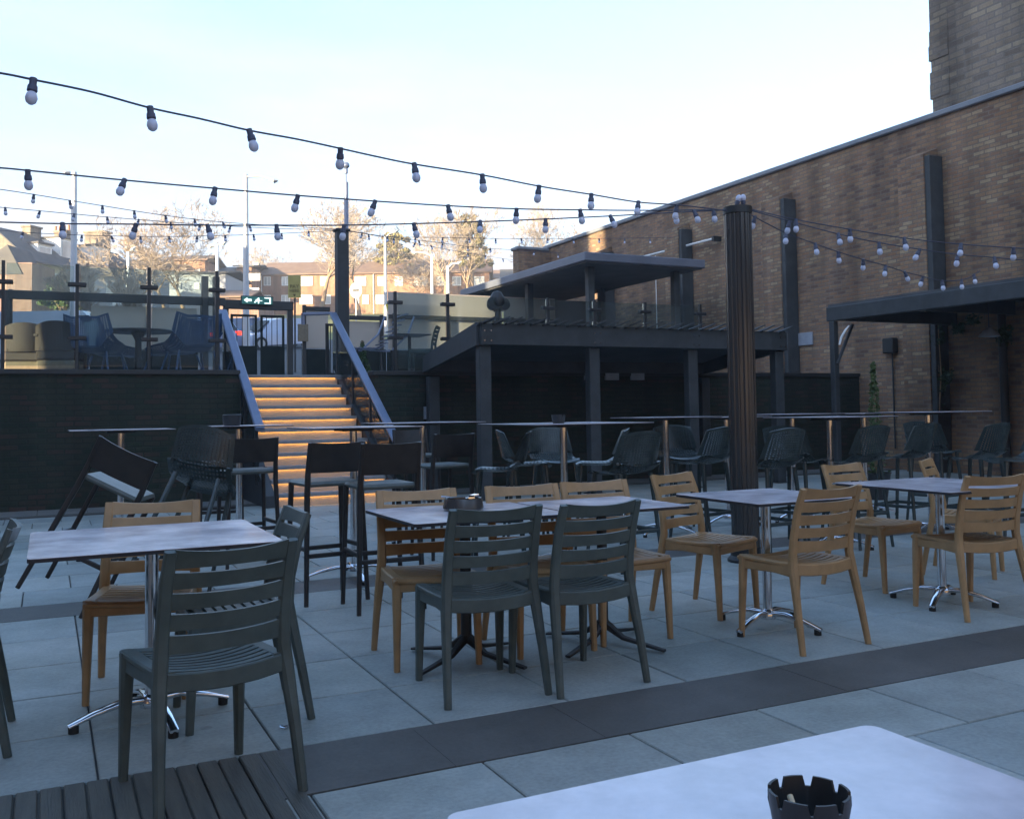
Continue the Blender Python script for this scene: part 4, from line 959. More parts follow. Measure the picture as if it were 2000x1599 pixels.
# slatted sun chair and small chairs right of the handrail
p = at(745, 690, D=16.6); t = empty('sun_chair', (p.x, p.y, LZ), 0, 'slatted reclining sun chair on the terrace right of the handrail', 'chair')
q = MB()
for sx in (-.27, .27): q.sweep([(p.x + sx - .55, p.y, LZ + .42), (p.x + sx * 1 - .1, p.y, LZ + .42), (p.x + sx + .25, p.y + .1, LZ + .72), (p.x + sx + .38, p.y + .1, LZ + 1.05)], (.035, .03))
q.build('frame', M['rail'], t)
q = MB()
for k in range(14):
    s = k / 13; xx, zz = ((-.55 + .45 * s / .4, .445) if s < .4 else (-.1 + .48 * (s - .4) / .6, .445 + .6 * ((s - .4) / .6) ** 1.3))
    q.box(p.x + xx - .02, p.x + xx + .02, p.y - .3, p.y + .32, LZ + zz, LZ + zz + .018)
q.build('slats', M['rail'], t)
for sx in (-.5, .1):
    for sy in (-.24, .24): q = MB(); q.sweep([(p.x + sx, p.y + sy, LZ + .42), (p.x + sx * 1.2, p.y + sy, LZ)], (.03, .03)); q.build('leg', M['black'], t)
q = at(826, 690, D=16.4); o = copy_tree(protos['g']); o.location = (q.x, q.y, LZ - .02); o.rotation_euler = (0, 0, math.radians(60)); tag(o, 'charcoal slatted chair on the terrace above the pergola edge', 'chair', CH_G)
q = at(800, 690, D=17.2); t = empty('terrace_table', (q.x, q.y, LZ), 0, 'low pale table beside the charcoal chair on the terrace', 'table')
top_slab(t, q.x - .4, q.x + .3, q.y - .35, q.y + .35, LZ + .74); k = MB(); k.cyl((q.x, q.y), .03, LZ, LZ + .72); k.build('column', M['black'], t)

# ================================================================== STRING LIGHTS
def string(lb, c0, c1, wire, bulbs, sc=1.0, up=()):
    """c0,c1: plan points (x,y) of the vertical plane the string hangs in; wire and bulbs: photo pixels meeting that plane"""
    a = Vector((c0[0], c0[1], 0)); b = Vector((c1[0], c1[1], 0)); nrm = (b - a).cross(Z3).normalized()
    def hit(px, py):
        d = FW + RI * ((px - CX) / F) - UP * ((py - CY) / F); return CAM + d * ((a - CAM).dot(nrm) / d.dot(nrm))
    W = [hit(*p) for p in wire]
    t = empty('string_light', tuple(W[0]), 0, lb, 'string light', 'festoon light strings')
    # smooth wire
    pts = []
    for i in range(len(W) - 1):
        p0, p1, p2, p3 = W[max(i - 1, 0)], W[i], W[i + 1], W[min(i + 2, len(W) - 1)]
        for k in range(6):
            s = k / 6; pts.append(.5 * ((2 * p1) + (p2 - p0) * s + (2 * p0 - 5 * p1 + 4 * p2 - p3) * s * s + (3 * p1 - p0 - 3 * p2 + p3) * s ** 3))
    pts.append(W[-1]); q = MB(); q.tube(pts, .005 * sc, 6); q.build('cable', M['cable'], t)
    dirp = [(p, pts) for p in ()]
    for i, (px, py) in enumerate(bulbs):
        # attach to the wire at this px
        best = min(pts, key=lambda p: abs((CX + F * (p - CAM).dot(RI) / (p - CAM).dot(FW)) - px)); h = hit(px, py)
        top = Vector((h.x, h.y, best.z)); s = sc; rv = random.Random(i * 7 + int(px)); til = Vector((rv.gauss(0, .2), rv.gauss(0, .2), 0))
        sg = 1 if i in up else -1
        R_ = Matrix.Rotation(til.x, 3, 'X') @ Matrix.Rotation(til.y, 3, 'Y')
        q = MB(); q.lathe([(0, sg * -.008 * s), (.015 * s, sg * -.006 * s), (.015 * s, sg * .026 * s), (.019 * s, sg * .028 * s), (.021 * s, sg * .05 * s), (.017 * s, sg * .056 * s), (0, sg * .056 * s)], 12, top, M=R_); hb = q.build('lamp_holder', M['holder'], t)
        q = MB(); q.lathe([(.014 * s, sg * .055 * s), (.021 * s, sg * .066 * s), (.0245 * s, sg * .083 * s), (.02 * s, sg * .1 * s), (.01 * s, sg * .109 * s), (0, sg * .111 * s)], 14, top, M=R_); q.build('bulb', M['bulb'], t, smooth=80)
    return t
CC = (5.13, 6.22)
def pl(lat_, D_): v = CF(lat_, D_, 0); return (v.x, v.y)
string('topmost light string sweeping from the top left corner to the black column', CC, pl(-2.05, 3.8),
       [(-160, 118), (0, 143), (65, 156), (180, 180), (293, 211), (390, 232), (487, 255), (580, 272), (668, 291), (740, 307), (810, 321), (942, 342), (1054, 364), (1155, 380), (1247, 395), (1330, 401), (1420, 412)],
       [(65, 175), (293, 230), (487, 273), (665, 298), (809, 334), (942, 356), (1053, 377), (1155, 392), (1247, 405), (1322, 415)])
string('second light string crossing just below the topmost one', CC, pl(-2.85, 5.2),
       [(-160, 316), (0, 328), (54, 333), (243, 352), (420, 368), (582, 382), (733, 393), (875, 402), (1009, 408), (1133, 410), (1247, 411), (1420, 410)],
       [(54, 345), (243, 365), (420, 380), (582, 394), (733, 404), (875, 413), (1009, 417), (1133, 421), (1320, 424), (1356, 430), (1393, 412)])
string('third light string running level across the tops of the trees', CC, pl(-3.0, 6.2),
       [(-160, 430), (0, 434), (122, 437), (266, 438), (405, 440), (540, 440), (672, 440), (808, 437), (938, 433), (1066, 428), (1192, 422), (1300, 416), (1420, 410)],
       [(122, 448), (266, 449), (405, 451), (540, 452), (672, 452), (808, 449), (938, 445), (1066, 440), (1192, 433)])
string('light string descending from the black column along the brick wall to the canopy', CC, pl(1.8 + 4.2, 7.2 + 4.2),
       [(1462, 418), (1535, 455), (1592, 476), (1637, 492), (1686, 507), (1730, 519), (1767, 531), (1803, 540), (1840, 548), (1885, 545), (1915, 528)],
       [(1475, 436), (1535, 467), (1592, 487), (1637, 503), (1686, 519), (1730, 531), (1767, 541), (1803, 548), (1840, 556), (1878, 557), (1902, 538)])
string('lower of the two light strings going from the column off the right edge', CC, pl(1.8 + .917 * 4, 7.2 + .4 * 4),
       [(1462, 410), (1543, 432), (1637, 457), (1717, 474), (1797, 487), (1871, 497), (1942, 503), (2000, 508), (2120, 516)],
       [(1543, 443), (1637, 467), (1717, 484), (1797, 496), (1871, 507), (1942, 515), (2040, 520)])
string('upper of the two light strings going from the column off the right edge', CC, pl(1.8 + .98 * 4, 7.2 + .2 * 4),
       [(1462, 408), (1555, 429), (1660, 448), (1766, 465), (1877, 477), (1980, 484), (2100, 490)],
       [(1555, 440), (1660, 458), (1766, 475), (1877, 486), (1980, 494)])
string('short light string end with two upright bulbs on the column top', (5.0, 6.22), (5.3, 6.18), [(1425, 404), (1437, 405), (1452, 405), (1465, 408)], [(1437, 402), (1452, 402)], up=(0, 1))
TP = (4.74, 16.6)
string('far light string rising left from the terrace post', TP, pl(-6, 11), [(-60, 362), (0, 370), (66, 380), (200, 402), (323, 421), (435, 434), (560, 442), (662, 448)],
       [(66, 385), (136, 398), (200, 408), (262, 416), (323, 426), (380, 433), (435, 440), (487, 444), (540, 446)])
string('far light string passing just under the rising far one', TP, pl(-7, 12.5), [(-60, 400), (0, 405), (78, 412), (209, 424), (333, 434), (450, 442), (560, 447), (662, 449)],
       [(10, 411), (78, 418), (145, 424), (209, 430), (271, 435), (333, 439), (391, 443), (450, 448)])
string('lowest far light string on the left, just above the rooftops', TP, pl(-8, 14.5), [(-60, 444), (0, 450), (100, 457), (217, 461), (330, 462), (440, 460), (550, 456), (662, 450)],
       [(45, 457), (160, 464), (217, 466), (274, 466), (330, 466), (385, 466), (440, 464), (495, 462), (550, 460), (603, 457)])
string('far light string level to the right of the terrace post', TP, (14.9, 20.2), [(675, 450), (757, 462), (865, 464), (968, 466), (1070, 466), (1170, 466), (1300, 464), (1400, 460)],
       [(757, 465), (811, 467), (865, 467), (916, 469), (968, 469), (1018, 470), (1070, 470), (1120, 470), (1170, 469), (1220, 468), (1269, 467)])
string('far light string dipping towards the kiosk roof', TP, (14.9, 24.0), [(675, 450), (760, 463), (842, 472), (916, 482), (982, 487), (1045, 491), (1130, 495), (1250, 492), (1330, 488)],
       [(708, 458), (757, 466), (818, 474), (865, 480), (914, 486), (958, 490), (1045, 497), (1090, 499), (1130, 500), (1170, 498), (1210, 498), (1248, 496)])
string('lowest far light string ending by the kiosk roof', TP, (13.7, 27.6), [(675, 451), (720, 458), (800, 473), (877, 488), (982, 505), (1045, 512), (1100, 516)],
       [(720, 463), (769, 470), (811, 479), (842, 486), (877, 493), (914, 499), (948, 502), (982, 509), (1015, 514), (1045, 517), (1075, 520)])

# ================================================================== BEYOND: street lamps, signs
def lamp_post(px, pytop, pybase, D, arm, lb, r=.09, white=False, pan=False):
    a = at(px, pytop, D=D); zb = gz(D) - .2
    mt = M['white'] if white else M['lamp']
    t = empty('street_lamp', (a.x, a.y, zb), 0, lb, 'street lamp', 'street lamps')
    q = MB(); q.tube([(a.x, a.y, zb), (a.x, a.y, zb + 2), (a.x, a.y, a.z)], [r * 1.3, r, r * .7], 10); q.build('pole', mt, t)
    for i, (dx, dy) in enumerate(arm):
        b = at(px + dx, pytop + dy, D=D); e = (b - a).normalized()
        if (b - a).length > .5:
            q = MB(); q.tube([(a.x, a.y, a.z - .1), tuple(a.lerp(b, .5) + Z3 * .05), tuple(b)], [r * .45, r * .4, r * .4], 8); q.build('arm', mt, t)
        L = 11 / F * D; q = MB(); q.sweep([b - e * L * .2, b + e * L * .4 - Z3 * .05, b + e * L], [(.12, .06), (.34, .2), (.12, .06)], hint=(0, 0, 1) if False else tuple(f0), n=10); q.build('lantern', mt, t)
lamp_post(145, 336, 600, 38, [(-10, 0)], 'tall grey street lamp at the left rising above the houses', r=.14)
lamp_post(480, 341, 600, 42, [(52, 10)], 'tall grey street lamp with long right arm left of the terrace post', r=.14)
lamp_post(752, 462, 600, 62, [(17, -8)], 'grey street lamp just right of the terrace post, lantern to the right', r=.12)
lamp_post(843, 497, 620, 60, [(-28, -4)], 'slim pale street lamp with a long arm to the left', r=.1, white=True)
lamp_post(874, 520, 620, 60, [(18, -6)], 'pale street lamp with a short curved arm over the windbreak', r=.13, white=True)
lamp_post(424, 480, 560, 55, [(-8, 0), (9, -4)], 'white double-headed street lamp in front of the bare tree', r=.12, white=True)
lamp_post(250, 492, 600, 60, [(6, -4)], 'white street lamp seen through the left glass balustrade', r=.12, white=True)
p = at(676, 356, D=32); t = empty('camera_mast', (p.x, p.y, gz(32)), 0, 'slim grey mast with a camera on top directly behind the terrace post', 'mast')
q = MB(); q.tube([(p.x, p.y, gz(32)), (p.x, p.y, p.z)], .075, 12); q.build('pole', M['rail'], t)
q = MB(); q.tube([(p.x, p.y, p.z), (p.x, p.y, p.z + .35)], .022, 8); q.lathe([(0, .28), (.06, .3), (.07, .42), (.05, .46), (.12, .54), (.12, .6), (.08, .66), (0, .66)], 12, (p.x, p.y, p.z)); q.build('camera_head', M['rail'], t)

def text_mesh(body, size, loc, root, mt, name='lettering', dirx=None):
    cu = bpy.data.curves.new(name, 'FONT'); cu.body = body; cu.size = size; cu.align_x = 'CENTER'; cu.align_y = 'CENTER'; cu.extrude = .004
    ob = bpy.data.objects.new(name, cu); C.objects.link(ob); bpy.context.view_layer.update()
    me = bpy.data.meshes.new_from_object(ob.evaluated_get(bpy.context.evaluated_depsgraph_get())); C.objects.unlink(ob); bpy.data.objects.remove(ob)
    me.materials.clear(); me.materials.append(mt); o = bpy.data.objects.new(name, me); C.objects.link(o); o.parent = root
    o.rotation_euler = (math.pi / 2, 0, -YAW); o.location = Vector(loc) - root.location; return o
def panel(mb, c, w_, h_, t_=.03):
    """upright box facing the camera heading"""
    a = r0 * (w_ / 2); mb.prism([c - a - Z3 * h_ / 2, c + a - Z3 * h_ / 2, c + a + Z3 * h_ / 2, c - a + Z3 * h_ / 2], f0 * t_)
c = at(575, 567, D=30); t = empty('pay_sign', (c.x, c.y, gz(30)), 0, 'dull yellow car park PAY HERE sign on a pole beside the gate', 'sign')
q = MB(); panel(q, c + Z3 * .12, .40, .72); q.build('board', M['sign_yellow'], t)
q = MB(); q.cyl(c + f0 * .06, .03, gz(30), c.z + .3); q.build('pole', M['black'], t)
text_mesh('PAY', .16, c + Z3 * .12 - f0 * .01, t, M['sign_ink']); text_mesh('HERE', .13, c - Z3 * .02 - f0 * .01, t, M['sign_ink'])
q = MB(); q.prism([c - r0 * .05 - Z3 * .12 - f0 * .008, c - Z3 * .2 - f0 * .008, c + r0 * .05 - Z3 * .12 - f0 * .008], f0 * .005); q.build('arrow', M['sign_ink'], t)
c = at(695, 567, D=60); t = empty('round_sign', (c.x, c.y, gz(60)), 0, 'round white road sign with a dark bar in front of the brick flats', 'sign')
q = MB(); e = [c + r0 * (.38 * math.cos(k * math.pi / 12)) + Z3 * (.38 * math.sin(k * math.pi / 12)) * 1.3 for k in range(24)]; q.prism(e, f0 * .03); q.build('disc', M['white'], t)
q = MB(); panel(q, c - f0 * .02, .4, .12, .012); q.build('bar', M['black'], t)
q = MB(); q.cyl(c + f0 * .06, .04, gz(60), c.z); q.build('pole', M['lamp'], t)
c = at(764, 602, D=34); t = MB(); a_ = r0
t.prism([c - a_ * .2 + Z3 * .16, c + a_ * .2 + Z3 * .16, c + a_ * .1 - Z3 * .2, c - a_ * .1 - Z3 * .2], f0 * .05); t.cyl(c + f0 * .03, .04, gz(34), c.z); tag(t.build('yellow_bin_sign', paint('bright yellow', (.75, .6, .05))), 'bright yellow tapered sign behind the right balustrade post', 'sign')
c = at(228, 592, D=56); t = MB(); panel(t, c, .5, .3); t.cyl(c + f0 * .06, .04, gz(56), c.z); tag(t.build('parking_sign', M['white']), 'small white sign on a post seen through the left glass', 'sign')
c = at(591, 650, y=FY - .2); t = MB(); t.cbox(c.x - .12, c.x + .12, FY - .26, FY - .22, c.z - .2, c.z + .2, .01); tag(t.build('gate_notice', M['wicker_tan']), 'small cream notice beside the gate post', 'notice')

# ================================================================== cars
def car(px, D, yaw, col, lb, L=4.2, Wd=1.75, H=1.45, van=False, lit=False):
    p = at(px, 640, D=D); zb = gz(D) + .05
    root = empty('parked_car' if not van else 'parked_van', (0, 0, 0), 0, lb, 'van' if van else 'car', 'vehicles parked along the street'); pt = paint('paint ' + lb[:12], col)
    if van: prof = [(-.5, .3), (.5, .3), (.5, .75), (.47, .95), (.36, 1.1), (.28, H - .1), (.24, H), (-.49, H), (-.5, H - .1)]
    else: prof = [(-.5, .32), (-.49, .22), (.49, .22), (.5, .45), (.47, .66), (.30, .86), (.14, H - .06), (.02, H), (-.25, H - .02), (-.36, H - .12), (-.46, .92), (-.5, .8)]
    q = MB(); n = len(prof); secs = [(-.5, .86), (-.47, .97), (-.2, 1.0), (.2, 1.0), (.47, .97), (.5, .86)]; vs = []; fs = []
    for k, (s, sc) in enumerate(secs):
        for a, z in prof:
            tum = .80 if z > .95 * (1 if not van else 9) else 1.0
            vs.append((s * Wd * tum, a * L * sc, z))
    for k in range(len(secs) - 1):
        for i in range(n): fs.append((k * n + i, k * n + (i + 1) % n, (k + 1) * n + (i + 1) % n, (k + 1) * n + i))
    fs += [tuple(range(n)), tuple(range((len(secs) - 1) * n, len(secs) * n))]
    q.add(vs, fs); q.build('body', pt, root, smooth=40)
    q = MB(); x = Wd * .5 * .87
    if not van:
        for s in (-1, 1): q.prism([(s * x, .24 * L, .90), (s * (x - .1), .11 * L, H - .13), (s * (x - .1), -.24 * L, H - .13), (s * x, -.34 * L, .95)], (s * .03, 0, 0))
        q.prism([(-x * .9, .32 * L, .90), (x * .9, .32 * L, .90), (x * .75, .155 * L, H - .1), (-x * .75, .155 * L, H - .1)], (0, .03, .02))
        q.prism([(-x * .85, -.47 * L, .95), (x * .85, -.47 * L, .95), (x * .75, -.37 * L, H - .12), (-x * .75, -.37 * L, H - .12)], (0, -.02, .02))
    else:
        for s in (-1, 1): q.prism([(s * Wd * .5, .28 * L, 1.15), (s * Wd * .5, .40 * L, 1.12), (s * Wd * .5, .30 * L, H - .2), (s * Wd * .5, .22 * L, H - .2)], (s * .02, 0, 0))
        q.prism([(-x * .9, .395 * L, 1.12), (x * .9, .395 * L, 1.12), (x * .85, .30 * L, H - .15), (-x * .85, .30 * L, H - .15)], (0, .03, .02))
    q.build('windows', M['winglass'] if False else M['black'], root)
    for s in (-1, 1):
        for yy in (.31 * L, -.31 * L):
            q = MB(); q.tube([(s * (Wd / 2 - .2), yy, .31), (s * (Wd / 2 + .01), yy, .31)], .31, 20); wh = q.build('wheel', M['tyre'], root)
            q = MB(); q.tube([(s * (Wd / 2 + .0), yy, .31), (s * (Wd / 2 + .025), yy, .31)], .19, 16); q.build('rim', M['lamp'], wh)
        q = MB(); q.cbox(s * .68 - .14, s * .68 + .14, -L / 2 * .97 - .04, -L / 2 * .97 + .1, .72, .92, .02); q.build('tail_light', M['tail'], root)
        q = MB(); q.cbox(s * .62 - .16, s * .62 + .16, L / 2 * .955 - .1, L / 2 * .955 + .02, .58, .74, .02); q.build('headlight', M['white'], root)
    slope = math.atan((gz(D + 2) - gz(D - 2)) / 4)
    root.location = (p.x, p.y, zb); root.rotation_euler = (0, 0, -YAW + math.radians(yaw))
    root.rotation_euler = (slope * math.cos(math.radians(yaw)), -slope * math.sin(math.radians(yaw)), -YAW + math.radians(yaw))
car(392, 45, 50, (.28, .33, .50), 'light blue car seen through the gate, red tail light glowing', L=4.4, H=1.6)
car(500, 50, -80, (.06, .10, .20), 'dark blue car behind the gate centre post', L=4.5)
car(541, 46, 130, (.42, .48, .62), 'pale silver hatchback seen through the right half of the gate', L=3.9)
car(112, 40, -75, (.55, .60, .70), 'large white van seen through the left glass balustrade', L=4.8, H=2.0, van=True)
car(62, 52, -80, (.62, .63, .66), 'white car at the far left beyond the glass balustrade', L=4.3)
car(203, 58, 85, (.30, .36, .52), 'pale blue car behind the left windbreak, between lamp and sign', L=4.3)
car(262, 60, 80, (.10, .14, .30), 'dark blue car partly hidden behind the left windbreak', L=4.3)
car(322, 60, 95, (.40, .45, .6), 'light blue car at the right end of the left windbreak', L=4.0)

# ================================================================== FLATS
FD = 128.0
def fx(px): return (px - CX) / F * FD
def fz(px, py): return at(px, py, D=FD).z
def fbox(q, l0, l1, d0, d1, z0, z1):
    P = [CF(l, d, z) for z in (z0, z1) for d in (d0, d1) for l in (l0, l1)]
    q.add(P, [(0, 2, 3, 1), (4, 5, 7, 6), (0, 1, 5, 4), (2, 6, 7, 3), (0, 4, 6, 2), (1, 3, 7, 5)])
def window(root, px, py, w_, h_, D, bars=2, dz=0):
    """white framed window at photo pixel centre; w,h px"""
    sc = D / F; c_ = at(px, py, D=D - .08); l = (c_ - CAM).dot(r0); W_ = w_ * sc / 2; H_ = h_ * sc / 2; fr = .10
    q = MB()
    fbox(q, l - W_, l + W_, D - .12, D - .02, c_.z - H_, c_.z - H_ + fr); fbox(q, l - W_, l + W_, D - .12, D - .02, c_.z + H_ - fr, c_.z + H_)
    for k in range(bars + 1):
        x = l - W_ + (2 * W_ - fr) * k / bars; fbox(q, x, x + fr, D - .125, D - .02, c_.z - H_ + fr, c_.z + H_ - fr)
    f_ = q.build('window', M['white'], root)
    q = MB(); fbox(q, l - W_ + fr * .5, l + W_ - fr * .5, D - .06, D - .045, c_.z - H_ + fr * .5, c_.z + H_ - fr * .5); q.build('pane', M['curtain'], f_)
M['curtain'] = mat('net curtain behind glass', (.36, .37, .38), (.62, .61, .58), 1.2, .12, .3, coords='World', spec=.8, stretch=(1, 1, .4))
fl = empty('brick_flats', tuple(CF(fx(740), FD, gz(FD))), 0, 'long two-storey orange brick flats with white windows on the hill', 'building')
ze = fz(750, 535); zr = fz(750, 519) + .6; zb = gz(FD) - .6
q = MB(); fbox(q, fx(513), fx(958), FD, FD + 9, zb, ze); q.build('wall', M['flatbrick'], fl)
def gable_roof(q, l0, l1, d0, d1, ze, zr, ov=.4):
    dm = (d0 + d1) / 2; a = CF(l0 - ov, d0 - ov, ze); b = CF(l1 + ov, d0 - ov, ze); c_ = CF(l1 + ov, d1 + ov, ze); d = CF(l0 - ov, d1 + ov, ze); e = CF(l0 - ov, dm, zr); f_ = CF(l1 + ov, dm, zr)
    up = Z3 * .15; q.add([a, b, c_, d, e, f_] + [v + up for v in (a, b, c_, d, e, f_)], [(6, 7, 11, 10), (8, 9, 10, 11), (0, 1, 7, 6), (2, 3, 9, 8), (0, 6, 10, 4), (4, 10, 9, 3), (1, 5, 11, 7), (5, 2, 8, 11), (0, 4, 5, 1), (3, 2, 5, 4)])
q = MB(); gable_roof(q, fx(513), fx(958), FD, FD + 9, ze, zr + .6); q.build('roof', M['tile'], fl)
for px, w_, bars in ((522, 14, 2), (558, 16, 2), (598, 25, 3), (633, 14, 2), (704, 22, 3), (745, 15, 2), (779, 16, 2), (822, 25, 3), (860, 16, 2), (892, 17, 2), (936, 20, 2)): window(fl, px, 549, w_, 18, FD, bars)
for px, w_, bars in ((522, 14, 2), (558, 17, 2), (598, 25, 3), (640, 12, 1), (697, 9, 1), (714, 12, 1), (742, 16, 2), (779, 15, 2), (822, 22, 3), (870, 16, 2), (905, 16, 2), (940, 16, 2)): window(fl, px, 585, w_, 18, FD, bars)
for px in (511, 731, 925):
    q = MB(); q.cyl(CF(fx(px), FD - .1, 0), .08, zb, ze); q.build('downpipe', M['white'], fl)
hb = empty('end_house', tuple(CF(fx(495), FD - 6, gz(FD))), 0, 'brick house with a wide white window at the left end of the flats', 'house')
q = MB(); fbox(q, fx(483), fx(511), FD - 5, FD + 6, zb - 1, fz(497, 532)); q.build('wall', M['flatbrick'], hb)
q = MB(); gable_roof(q, fx(483), fx(511), FD - 5, FD + 6, fz(497, 532), fz(497, 519)); q.build('roof', M['slate'], hb)
window(hb, 497, 541, 22, 14, FD - 5.1, 3); window(hb, 496, 566, 20, 8, FD - 5.1, 3)
q = MB(); fbox(q, fx(494), fx(505), FD, FD + 1, fz(497, 520), fz(497, 513)); q.build('chimney', M['render_cream'], hb)
hb = empty('cream_house', tuple(CF(fx(468), FD - 2, gz(FD))), 0, 'small cream house left of the brick end house', 'house')
q = MB(); fbox(q, fx(458), fx(481), FD - 3, FD + 6, zb - 1, fz(470, 540)); q.build('wall', M['render_cream'], hb)
q = MB(); gable_roof(q, fx(458), fx(481), FD - 3, FD + 6, fz(470, 540), fz(470, 531)); q.build('roof', M['tile'], hb)
window(hb, 472, 557, 8, 16, FD - 3.1, 1)
hb = empty('low_garage', tuple(CF(-27, 92, gz(92))), 0, 'low brown roofed outbuilding behind the gate frame', 'outbuilding')
q = MB(); l0, l1 = (428 - CX) / F * 92, (505 - CX) / F * 92; zt_ = at(460, 582, D=92).z; fbox(q, l0, l1, 92, 98, gz(92) - .5, zt_); q.build('wall', M['pubbrick'], hb)
q = MB(); gable_roof(q, l0, l1 - 1, 92, 98, zt_, zt_ + 1.0); q.build('roof', M['tile'], hb)
# houses right of the flats
for px0, px1, py0, py1, D, lb, mt in ((962, 985, 545, 522, 150, 'small dark roofed house between the flats and the brick wall', 'tile'), (984, 1010, 552, 520, 140, 'dark gabled house just left of the brick wall end', 'slate')):
    hb = empty('distant_house', tuple(CF((px0 - CX) / F * D, D, gz(D))), 0, lb, 'house')
    l0, l1 = (px0 - CX) / F * D, (px1 - CX) / F * D; ze_ = at(px0, py0, D=D).z; q = MB(); fbox(q, l0, l1, D, D + 8, gz(D) - 1, ze_); q.build('wall', M['flatbrick'], hb)
    q = MB(); gable_roof(q, l0, l1, D, D + 8, ze_, at(px0, py1, D=D).z); q.build('roof', M[mt], hb)
    window(hb, (px0 + px1) / 2, py0 + 8, 7, 7, D, 1)

# ================================================================== LEFT ROW OF HOUSES
# row frame: origin at the near gable's right corner, s runs along the street (away), t to the left
ang = math.radians(16.6); row_o = Vector((0, 0, 0)); o_ = at(55, 600, D=88)
sd = (f0 * math.cos(ang) + r0 * math.sin(ang)); td = -(r0 * math.cos(ang) - f0 * math.sin(ang))
def RP(s, t, z): v = o_ + sd * s + td * t; return Vector((v.x, v.y, z))
def rbox(q, s0, s1, t0, t1, z0, z1):
    P = [RP(s, t, z) for z in (z0, z1) for t in (t0, t1) for s in (s0, s1)]
    q.add(P, [(0, 2, 3, 1), (4, 5, 7, 6), (0, 1, 5, 4), (2, 6, 7, 3), (0, 4, 6, 2), (1, 3, 7, 5)])
ZG = gz(88) - 1.0; ZE = at(55, 506, D=88).z; ZR = at(8, 457, D=92).z
hs = [(0, 4.6, 'left house with a tan gable and white dormer', 'render_cream', 2.4, 4.2), (4.6, 9.6, 'middle house of the left row with a tall white dormer', 'render_grey', 5.3, 7.3), (9.6, 17, 'far house of the left row with a white dormer beside the big chimney', 'render_grey', 10.1, 12.2)]
for i, (s0, s1, lb, mt, d0, d1) in enumerate(hs):
    h = empty('terraced_house', tuple(RP(s0, 0, ZG)), 0, lb, 'house', 'terraced houses on the left')
    q = MB(); rbox(q, s0, s1, 0, 8, ZG, ZE); 
    q.build('wall', M[mt], h)
    q = MB(); q.prism([RP(s0, 0, ZE), RP(s0, 4, ZR), RP(s0, 8, ZE)], sd * .3); q.prism([RP(s1 - .3, 0, ZE), RP(s1 - .3, 4, ZR), RP(s1 - .3, 8, ZE)], sd * .3); q.build('gable', M['stone' if i == 0 else mt], h)
    q = MB(); up = Z3 * .16
    e = [RP(s0 + (0 if i else -.25), -.45, ZE - .3), RP(s1, -.45, ZE - .3), RP(s1, 4, ZR + .05), RP(s0 + (0 if i else -.25), 4, ZR + .05)]; q.prism(e, up)
    e = [RP(s0 + (0 if i else -.25), 8.45, ZE - .3), RP(s1, 8.45, ZE - .3), RP(s1, 4.001, ZR + .05), RP(s0 + (0 if i else -.25), 4.001, ZR + .05)]; q.prism(e, up)
    q.build('roof', M['slate'], h)
    hd = .62 if i else .38
    q = MB(); zd0 = ZE + .2; zd1 = ZE + (ZR - ZE) * (.95 if i else .62); rbox(q, d0, d1, 1.2, 3.5 if i else 2.9, zd0, zd1); dm = q.build('dormer', M['white'], h)
    q = MB(); rbox(q, d0 - .15, d1 + .15, 1.0, 3.6 if i else 3.0, zd1, zd1 + .18); q.build('dormer_roof', M['slate'], dm)
    q = MB(); rbox(q, d0 + .25, d1 - .25, 1.14, 1.18, zd0 + .9, zd1 - .3); q.build('dormer_window', M['curtain'], dm)
    for k, ss in enumerate((s0 + .8, s0 + 2.9)):
        for zz in (ZE - 2.6, ZE - 5.8):
            q = MB(); rbox(q, ss, ss + 1.2, -.05, .02, zz, zz + 1.7); w1 = q.build('window', M['white'], h)
            q = MB(); rbox(q, ss + .12, ss + 1.08, -.08, -.055, zz + .12, zz + 1.58); q.build('pane', M['curtain'], w1)
    cw = (1.0, 1.5, 2.3)[i]; cs = (3.9, 8.4, 13.2)[i]; cz = ZR + (.8, 1.1, 1.9)[i]
    q = MB(); rbox(q, cs, cs + (1.4 if i < 2 else 1.3), 4 - cw / 2, 4 + cw / 2, ZR - 1.2, cz); q.cbox; ch = q.build('chimney', M['stone'], h)
    q = MB(); rbox(q, cs - .12, cs + 1.5, 4 - cw / 2 - .12, 4 + cw / 2 + .12, cz, cz + .2); q.build('chimney_cap', M['stone'], ch)
    if i == 1:
        for k in range(5):
            b = RP(cs + .6, 4 - 1.1 + k * .55, 0); q = MB(); q.lathe([(.14, cz + .2), (.12, cz + .75), (.15, cz + .8), (.1, cz + .8)], 10, b); q.build('chimney_pot', M['pot'], ch)
h = empty('porch_house', tuple(CF(-46, 80, gz(80))), 0, 'dark gabled house corner at the left edge in front of the row', 'house')
l0 = (-60 - CX) / F * 78; l1 = (36 - CX) / F * 78; za = at(10, 462, D=78).z; zb2 = at(36, 505, D=78).z
q = MB(); fbox(q, l0, l1, 80, 84, gz(80) - 1, zb2); q.build('wall', M['pubbrick'], h)
q = MB(); lm = (12 - CX) / F * 80; q.prism([CF(lm - 3.6, 79.9, zb2 - 1.0), CF(lm + 1.3, 79.9, zb2 - 1.0), CF(lm, 79.9, at(12, 478, D=80).z)], f0 * 4); q.build('gable', M['slate'], h)
